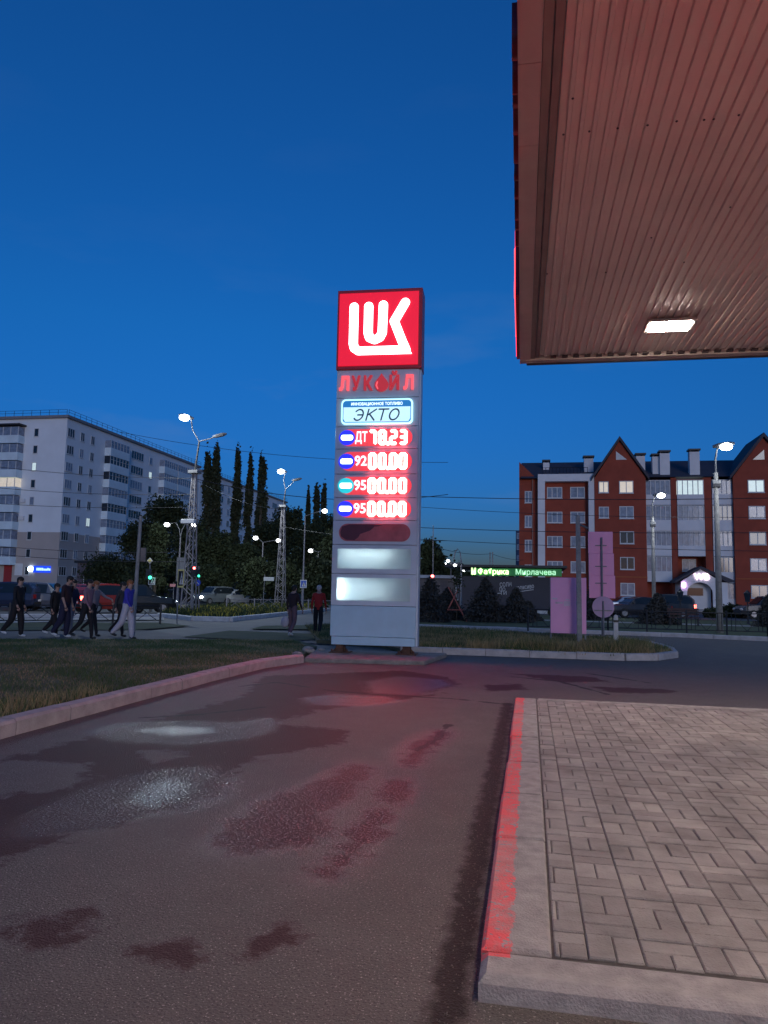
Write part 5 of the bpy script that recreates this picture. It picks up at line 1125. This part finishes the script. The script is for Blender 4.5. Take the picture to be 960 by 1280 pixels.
# overhead wires
wm = mat('black_cable', (.02, .02, .025), .6, 0, 0)
def wire(label, a, Ya, b, Yb, sag=.4, r=.016):
    p = Vector(P(*a, Ya)); q = Vector(P(*b, Yb)); pts = []
    for i in range(25):
        s = i/24; v = p.lerp(q, s); v.z -= sag*4*s*(1-s); pts.append(v)
    mb = MB(); mb.tube(pts, r, 5); o = mb.build('overhead_wire', wm); tag(o, label, 'wire', 'thin wires strung across the scene')
for w in (('topmost thin wire crossing the pale block towards the near mast', (-150, 560), 44, (238, 598), 41.5, .5), ('second thin wire crossing the pale block', (-150, 590), 44, (238, 618), 41.5, .5), ('third thin wire crossing the pale block', (-150, 615), 44, (238, 634), 41.5, .4),
          ('fourth thin wire crossing the pale block', (-150, 663), 44, (237, 690), 41.5, .5), ('lowest thin wire across the pinkish lower floors', (-150, 672), 44, (237, 702), 41.5, .5),
          ('wire running from the near mast to the far mast', (238, 596), 41.5, (352, 636), 62, .5), ('wire from the near mast rising past the poplars to the price sign', (238, 597), 41.5, (560, 618), 50, .8, .022),
          ('faint high wire left of the price sign', (150, 540), 50, (560, 578), 50, .6), ('wire from the far mast passing behind the price sign', (352, 658), 62, (560, 676), 50, .3),
          ('topmost wire crossing the sky and the brick block', (430, 617), 45, (1150, 617), 45, .35, .022), ('second wire crossing to the brick block', (430, 655), 45, (1150, 662), 45, .35, .02), ('thin third wire right of the price sign', (430, 668), 45, (1150, 690), 45, .3),
          ('thin wire from the white mast to the twin poles', (541, 683), 60, (614, 692), 85, .3, .02), ('thin wire from the twin poles to the brick block', (614, 692), 85, (655, 700), 88, .2, .02), ('faint wire below the topmost one right of the price sign', (500, 632), 52, (1150, 642), 52, .5)):
    wire(*w)

# ------------------------------------------------------------------ cars
tyre = M['black_rubber']; rim = mat('alloy_rim', (.35, .35, .37), .35, .7, .1); carglass = mat('car_glass', (.015, .02, .025), .05, 0, 0)
HL = mat('lit_headlight', (1, 1, 1), .3, 0, 0, emit=(.95, 1, .92), es=55); TL = mat('lit_tail_light', (1, .1, .1), .3, 0, 0, emit=(1, .10, .07), es=11); HLo = mat('unlit_headlight', (.5, .5, .5), .15, 0, 0); TLo = mat('unlit_tail_light', (.25, .01, .01), .25, 0, 0); trimk = mat('black_car_trim', (.02, .02, .02), .5, 0, .1)
prof_suv = [(-2.15, .45, .95, .95, .72, .72), (-2.05, .30, .98, 1.30, .84, .66), (-1.75, .26, 1.0, 1.62, .88, .64), (-.6, .24, 1.0, 1.70, .90, .66), (.35, .24, 1.0, 1.66, .90, .64), (.75, .24, .99, 1.30, .89, .66), (1.05, .24, .98, 1.0, .88, .72), (1.85, .28, .90, .905, .84, .74), (2.15, .38, .72, .725, .70, .66)]
prof_sed = [(-2.25, .42, .85, .86, .70, .68), (-2.15, .30, .95, .96, .82, .72), (-1.55, .24, .97, 1.02, .86, .68), (-1.0, .22, .95, 1.40, .88, .60), (-.1, .22, .93, 1.46, .88, .60), (.5, .22, .92, 1.30, .88, .61), (1.0, .22, .92, .95, .87, .70), (1.9, .26, .80, .805, .83, .72), (2.25, .38, .62, .625, .68, .64)]
def car(label, loc, rz, col, kind='suv', head=False, tail=False, name='parked_car', group='cars on the street'):
    pf = prof_suv if kind == 'suv' else prof_sed; t = thing(name, label, 'car', loc, rz, group)
    paint = mat('car_paint', col, .25, .2, .05, 1)
    mb = MB(); k = 8; vs = []
    for (x, zb, zbelt, zr_, w, wr) in pf: vs += [(x, -w*.93, zb), (x, -w, (zb+zbelt)/2), (x, -w*.97, zbelt), (x, -wr, zr_), (x, wr, zr_), (x, w*.97, zbelt), (x, w, (zb+zbelt)/2), (x, w*.93, zb)]
    fs = [tuple(range(k)), tuple(range(len(vs)-1, len(vs)-k-1, -1))]
    for i in range(len(pf)-1):
        for j in range(k): fs.append((i*k+j, i*k+(j+1) % k, (i+1)*k+(j+1) % k, (i+1)*k+j))
    mb.add(vs, fs); body = mb.build('body', paint, t, bevel=.03)
    def off(p, q, s): return p+(q-p)*s
    top = [i for i in range(len(pf)) if pf[i][3]-pf[i][2] > .25]; a, b = top[0], top[-1]
    for s in (-1, 1):
        mb = MB(); lo, hi = [], []
        for i in range(a, b+1):
            x, zb, zbe, zr_, w, wr = pf[i]; 
            for (f_, L_) in ((.06, lo), (.86, hi)): L_.append((x*.985, s*(w*.97+(wr-w*.97)*f_+.012), zbe+(zr_-zbe)*f_))
        n = len(lo); mb.add(lo+hi, [(i, i+1, n+i+1, n+i) for i in range(n-1)]); mb.build('side_window', carglass, t)
    for (i, j, nm) in ((b+1, b-1 if kind == 'sed' else b-1, 'windscreen'), (max(0, a-1), a+1 if kind == 'suv' else a, 'rear_window')):
        x, zb, zbe, zr_, w, wr = pf[i]; x2, _, _, zr2, w2, wr2 = pf[j]; dx = .03 if nm == 'windscreen' else -.03
        f0, f1 = .12, .86; q = [(x+(x2-x)*f0+dx, -(wr+(wr2-wr)*f0)*.9, zr_+(zr2-zr_)*f0+.03), (x+(x2-x)*f0+dx, (wr+(wr2-wr)*f0)*.9, zr_+(zr2-zr_)*f0+.03), (x+(x2-x)*f1+dx, (wr+(wr2-wr)*f1)*.9, zr_+(zr2-zr_)*f1+.03), (x+(x2-x)*f1+dx, -(wr+(wr2-wr)*f1)*.9, zr_+(zr2-zr_)*f1+.03)]
        mb = MB(); mb.add(q, [(0, 1, 2, 3)]); mb.build(nm, carglass, t)
    for x in (-1.35, 1.35):
        for s in (-1, 1):
            y = s*.80; mb = MB(); mb.tube([(x, y-s*.12, .32), (x, y+s*.10, .32)], .32, 18); wh = mb.build('wheel', tyre, t); mb = MB(); mb.tube([(x, y+s*.101, .32), (x, y+s*.115, .32)], .20, 14); mb.build('rim', rim, wh)
    f = pf[-1]; r_ = pf[0]
    for s in (-1, 1):
        mb = MB(); mb.ell((f[0]-.04, s*.58, f[2]-.04), (.12, .19, .10), 10, 6); mb.build('headlight', HL if head else HLo, t)
        mb = MB(); mb.box(r_[0]-.02, s*.50, r_[2]-.22, r_[0]+.12, s*.74, r_[2]+.02); mb.build('tail_light', TL if tail else TLo, t)
        mb = MB(); mb.ell((.75, s*(.98), 1.02), (.09, .09, .07), 8, 5); mb.build('wing_mirror', trimk, t)
    mb = MB(); mb.box(f[0]-.02, -.6, .3, f[0]+.03, .6, .48); mb.build('front_bumper', trimk, t); mb = MB(); mb.box(r_[0]-.05, -.62, .36, r_[0]+.02, .62, .52); mb.build('rear_bumper', trimk, t)
    mb = MB(); mb.box(r_[0]-.06, -.26, .56, r_[0]-.005, .26, .67); mb.build('number_plate', signw, t)
    return t
def gp_(px, Y): return (Xat(px, Y, 755), Y, 0)
car('dark blue car at the far left behind the fence', gp_(8, 40), R(185), (.03, .04, .08), 'suv', head=True)
car('dark parked car behind the person in black', gp_(30, 44), R(8), (.03, .03, .035), 'sed', tail=True)
car('grey hatchback with a lit red tail light left of the walking group', gp_(55, 41), R(15), (.10, .11, .14), 'suv', tail=True)
car('dark saloon car behind the tall person', gp_(92, 46), R(175), (.05, .055, .07), 'sed')
car('red car with glowing tail lights behind the fence', gp_(138, 40), R(62), (.35, .04, .03), 'suv', tail=True)
car('dark car with a lit tail light beside the leaning pole', gp_(172, 41), R(35), (.025, .028, .03), 'suv', tail=True)
car('grey car with both headlights on, facing the street', gp_(267, 66), R(248), (.16, .18, .19), 'suv', head=True, name='moving_car')
car('pale car with headlights on, right of the grey one', gp_(294, 68), R(232), (.45, .46, .46), 'sed', head=True, name='moving_car')
car('pale blue car parked by the brick block', (Xat(792, 62, 755), 62, .08), R(12), (.42, .48, .56), 'sed', tail=False)
car('dark car with headlights on, near the spruce', (Xat(796, 55, 760), 55, .08), R(200), (.03, .03, .04), 'sed', head=True)
car('dark car with a red tail light in front of the porch', (Xat(829, 57, 755), 57, .08), R(165), (.03, .035, .045), 'suv', tail=True)
car('dark car at the right border beside the brick wall', (Xat(958, 60, 755), 60, .08), R(190), (.05, .05, .055), 'suv')

# ------------------------------------------------------------------ people
def cloth(n, c): return mat(n, c, .85, 0, .12, 8)
skin = mat('skin', (.42, .25, .19), .6, 0, .08, 10); hairm = {'dark': mat('dark_hair', (.02, .015, .012), .7, 0, .2), 'ginger': mat('ginger_hair', (.28, .10, .03), .7, 0, .2), 'pale': mat('white_knit_hat', (.6, .5, .48), .9, 0, .1)}
def person(label, px, py, top, legs, shoe, h=1.75, swing=.45, face=0, Y=None, arm=.3, hair='dark', baggy=1.0, lean=.03, sleeve='long', phase=1, carry=None, ground=0.0, shorts=False, headdown=0., male=True):
    g_ = G(px, py, ground) if Y is None else (Xat(px, Y, py), Y)
    t = thing('person', label, 'person', (g_[0], g_[1], ground), face, 'people walking on the footpath'); k = h/1.75
    J = []; E_ = []
    def add(p, r, par=None, mi=0):
        J.append((Vector(p)*k, r*k)); i = len(J)-1
        if par is not None: E_.append((par, i, mi))
        return i
    pel = add((0, 0, .96), .125); sp = add((lean*.5, 0, 1.14), .12, pel, 0); ch = add((lean, 0, 1.36), .135, sp, 0); nk = add((lean+.01, 0, 1.49), .055, ch, 2); hd = add((lean+.03+headdown*.3, 0, 1.58-headdown*.05), .08, nk, 2); ht = add((lean+.035+headdown*.5, 0, 1.68-headdown*.1), .078, hd, 2)
    hands = []
    for s in (-1, 1):
        sh = add((lean, s*.18, 1.41), .06*(1.1 if male else .95), ch, 0); a = s*phase*arm
        el = add((lean+math.sin(-a)*.28, s*.23, 1.41-math.cos(a)*.28), .043, sh, 0); wx = lean+math.sin(-a)*.28+math.sin(-a+.35)*.25
        wr = add((wx, s*.24, 1.41-math.cos(a)*.28-math.cos(-a+.35)*.25), .028, el, 0 if sleeve == 'long' else 2)
        hnd = add((wx+.03, s*.24, 1.41-math.cos(a)*.28-math.cos(-a+.35)*.25-.08), .034, wr, 2); hands.append((J[hnd][0], s))
        hp = add((0, s*.09, .92), .10, pel, 1); q = s*phase*swing*.62
        kx, kz = math.sin(q)*.44, .92-math.cos(q)*.44; kn = add((kx, s*.10, kz), .068*baggy, hp, 1)
        q2 = q-(.12 if q > 0 else .55); ax, az = kx+math.sin(q2)*.42, kz-math.cos(q2)*.42
        an = add((ax, s*.10, az), .045*baggy if not shorts else .04, kn, 2 if shorts else 1)
        J[an] = (J[an][0], J[an][1]); toe_d = .0 if q > 0 else -.09
        he = add((ax-.03, s*.10, az-.045), .045, an, 3); add((ax+.15, s*.11, az-.055+toe_d*.5), .034, he, 3)
    mz = min(j[0].z-j[1] for j in J); J = [(Vector((p.x, p.y, p.z-mz)), r) for p, r in J]; hands = [(Vector((p.x, p.y, p.z-mz)), s) for p, s in hands]
    me = bpy.data.meshes.new('b'); me.from_pydata([tuple(p) for p, r in J], [(a, b) for a, b, m in E_], []); ob = bpy.data.objects.new('b', me); COL.objects.link(ob)
    sk = ob.modifiers.new('s', 'SKIN'); sk.use_smooth_shade = True
    for i, (p, r) in enumerate(J):
        sv = me.skin_vertices[0].data[i]; w = r
        sv.radius = (r, r*1.25) if i in (0, 1, 2) else (r, r); sv.use_root = (i == 0)
    su = ob.modifiers.new('u', 'SUBSURF'); su.levels = 2; su.render_levels = 2
    bpy.context.view_layer.update(); m2 = bpy.data.meshes.new_from_object(ob.evaluated_get(bpy.context.evaluated_depsgraph_get())); bpy.data.objects.remove(ob)
    v = np.empty(len(m2.vertices)*3); m2.vertices.foreach_get('co', v); v = v.reshape(-1, 3)
    # face and fingers joined into the body mesh
    mb = MB(); mb.v = [tuple(x) for x in v]; mb.f = [tuple(p.vertices) for p in m2.polygons]
    cen = np.array([v[list(f)].mean(0) for f in mb.f]); best = np.full(len(cen), 9.); mi = np.zeros(len(cen), int)
    for a, b, m in E_:
        pa, pb = np.array(J[a][0]), np.array(J[b][0]); d = pb-pa; tt = np.clip(((cen-pa)@d)/(d@d), 0, 1); dd = np.linalg.norm(cen-pa-tt[:, None]*d, axis=1)-J[b][1]*.5
        u = dd < best; best[u] = dd[u]; mi[u] = m
    mb.mi = list(mi); hp_ = J[4][0]*.45+J[5][0]*.55
    mb.cm = 2; mb.ell((hp_.x+.095*k, 0, hp_.z-.01), (.022*k, .014*k, .022*k), 6, 5)
    for s in (-1, 1): mb.ell((hp_.x, s*.082*k, hp_.z-.01), (.02*k, .012*k, .03*k), 6, 5)
    for (p, s) in hands:
        for q in range(4):
            y = (-.027+.018*q)*k; ln = (.06, .07, .066, .05)[q]*k; mb.tube([(p.x+y, p.y, p.z-.02*k), (p.x+y*1.1+.008, p.y-s*.004, p.z-.02*k-ln*.6), (p.x+y*1.1+.02, p.y-s*.018, p.z-.02*k-ln)], [.010*k, .009*k, .007*k], 5)
        mb.tube([(p.x+.03*k, p.y, p.z+.01), (p.x+.05*k, p.y-s*.012, p.z-.03*k), (p.x+.052*k, p.y-s*.02, p.z-.055*k)], [.011*k, .010*k, .007*k], 5)
    mb.cm = 4
    for s in (-1, 1): mb.ell((hp_.x+.078*k, s*.03*k, hp_.z+.012*k), (.008, .012, .007), 6, 4)
    mb.ell((hp_.x+.08*k, 0, hp_.z-.052*k), (.006, .022, .005), 6, 4)
    mb.cm = 0
    me3 = bpy.data.meshes.new('body'); me3.from_pydata(mb.v, [], mb.f)
    for m in (top, legs, skin, shoe, trimk): me3.materials.append(m)
    me3.polygons.foreach_set('material_index', mb.mi); me3.polygons.foreach_set('use_smooth', [True]*len(me3.polygons)); me3.update()
    bo = bpy.data.objects.new('body', me3); COL.objects.link(bo); bo.parent = t
    mb = MB(); mb.ell((hp_.x-.018*k, 0, hp_.z+.035*k), (.105*k, .092*k, .088*k), 12, 8); mb.ell((hp_.x-.045*k, 0, hp_.z-.01), (.075*k, .08*k, .09*k), 12, 8); mb.build('hair', hairm[hair], t, smooth=True)
    return t, hands
blk = cloth('black_cloth', (.012, .011, .014)); whs = mat('white_trainers', (.65, .65, .65), .6, 0, .1); dks = mat('dark_shoes', (.02, .02, .02), .6, 0, .1); navy = cloth('navy_cloth', (.015, .015, .045)); gry = cloth('grey_cloth', (.25, .21, .23)); mauve = cloth('mauve_cloth', (.25, .13, .16)); blu_ = cloth('blue_cloth', (.05, .045, .38)); wht = cloth('white_cloth', (.48, .46, .52)); redc = cloth('red_cloth', (.42, .025, .02)); brn = cloth('brown_cloth', (.14, .08, .10)); jean = cloth('pale_grey_jeans', (.22, .23, .27))
person('person all in black with white trainers, leftmost of the group', 19, 796, blk, blk, whs, 1.78, .30, 0, arm=.12, baggy=1.5, phase=1)
person('person in loose black clothes, long hair, walking behind the tall one', 66, 796, blk, blk, whs, 1.62, .42, 0, arm=.1, baggy=1.4, phase=-1, male=False)
person('tall person in a dark tee shirt looking down, white trainers', 79, 797, cloth('dark_maroon_cloth', (.03, .012, .018)), navy, whs, 1.84, .12, 0, arm=.08, baggy=1.5, sleeve='short', headdown=.15)
person('person in a dark blue top and pale grey jeans beyond the tall one', 87, 793.5, navy, jean, dks, 1.74, .25, 0, arm=.2, baggy=1.2, phase=-1)
person('person in a grey mauve jacket and black trousers mid stride', 106, 799, mauve, blk, dks, 1.75, .38, 0, arm=.25, phase=1, baggy=1.1)
person('ginger haired person holding something forward, beyond the grey jacket', 115, 795, gry, blk, dks, 1.73, .50, 0, arm=.9, hair='ginger', phase=-1)
person('person in dark clothes half hidden behind the one in blue', 149, 795.5, cloth('dark_grey_cloth', (.04, .04, .045)), blk, dks, 1.70, .40, 0, arm=.3, phase=-1)
person('person in a bright blue top and white shorts', 157, 799, blu_, wht, dks, 1.76, .35, 0, arm=.25, hair='ginger', phase=1, baggy=1.5)
_, hn = person('person in a dark jacket and mauve trousers carrying a pale bag', 365, 795.5, cloth('wine_black_cloth', (.03, .015, .02)), brn, whs, 1.70, .06, R(70), arm=.2, baggy=1.2)
person('person in a red jacket and pale hat seen from behind', 397, 795.5, redc, blk, dks, 1.72, .16, R(95), arm=.12, hair='pale', baggy=1.2)
bx = G(358, 790); bh = _.matrix_world @ Vector((0,0,0)); t = thing('carrier_bag', 'pale carrier bag in the hand of the person in the dark jacket', 'bag', (_.location.x-.26, _.location.y-.02, .32))
mb = MB(); mb.ell((0, 0, .16), (.15, .09, .19), 10, 7); mb.build('bag_body', cloth('pale_bag', (.45, .40, .45)), t, smooth=True); mb = MB(); mb.tube([(-.06, 0, .3), (-.03, 0, .46), (.05, 0, .3)], .008, 5); mb.build('bag_handle', cloth('pale_bag_handle', (.45, .40, .45)), t)
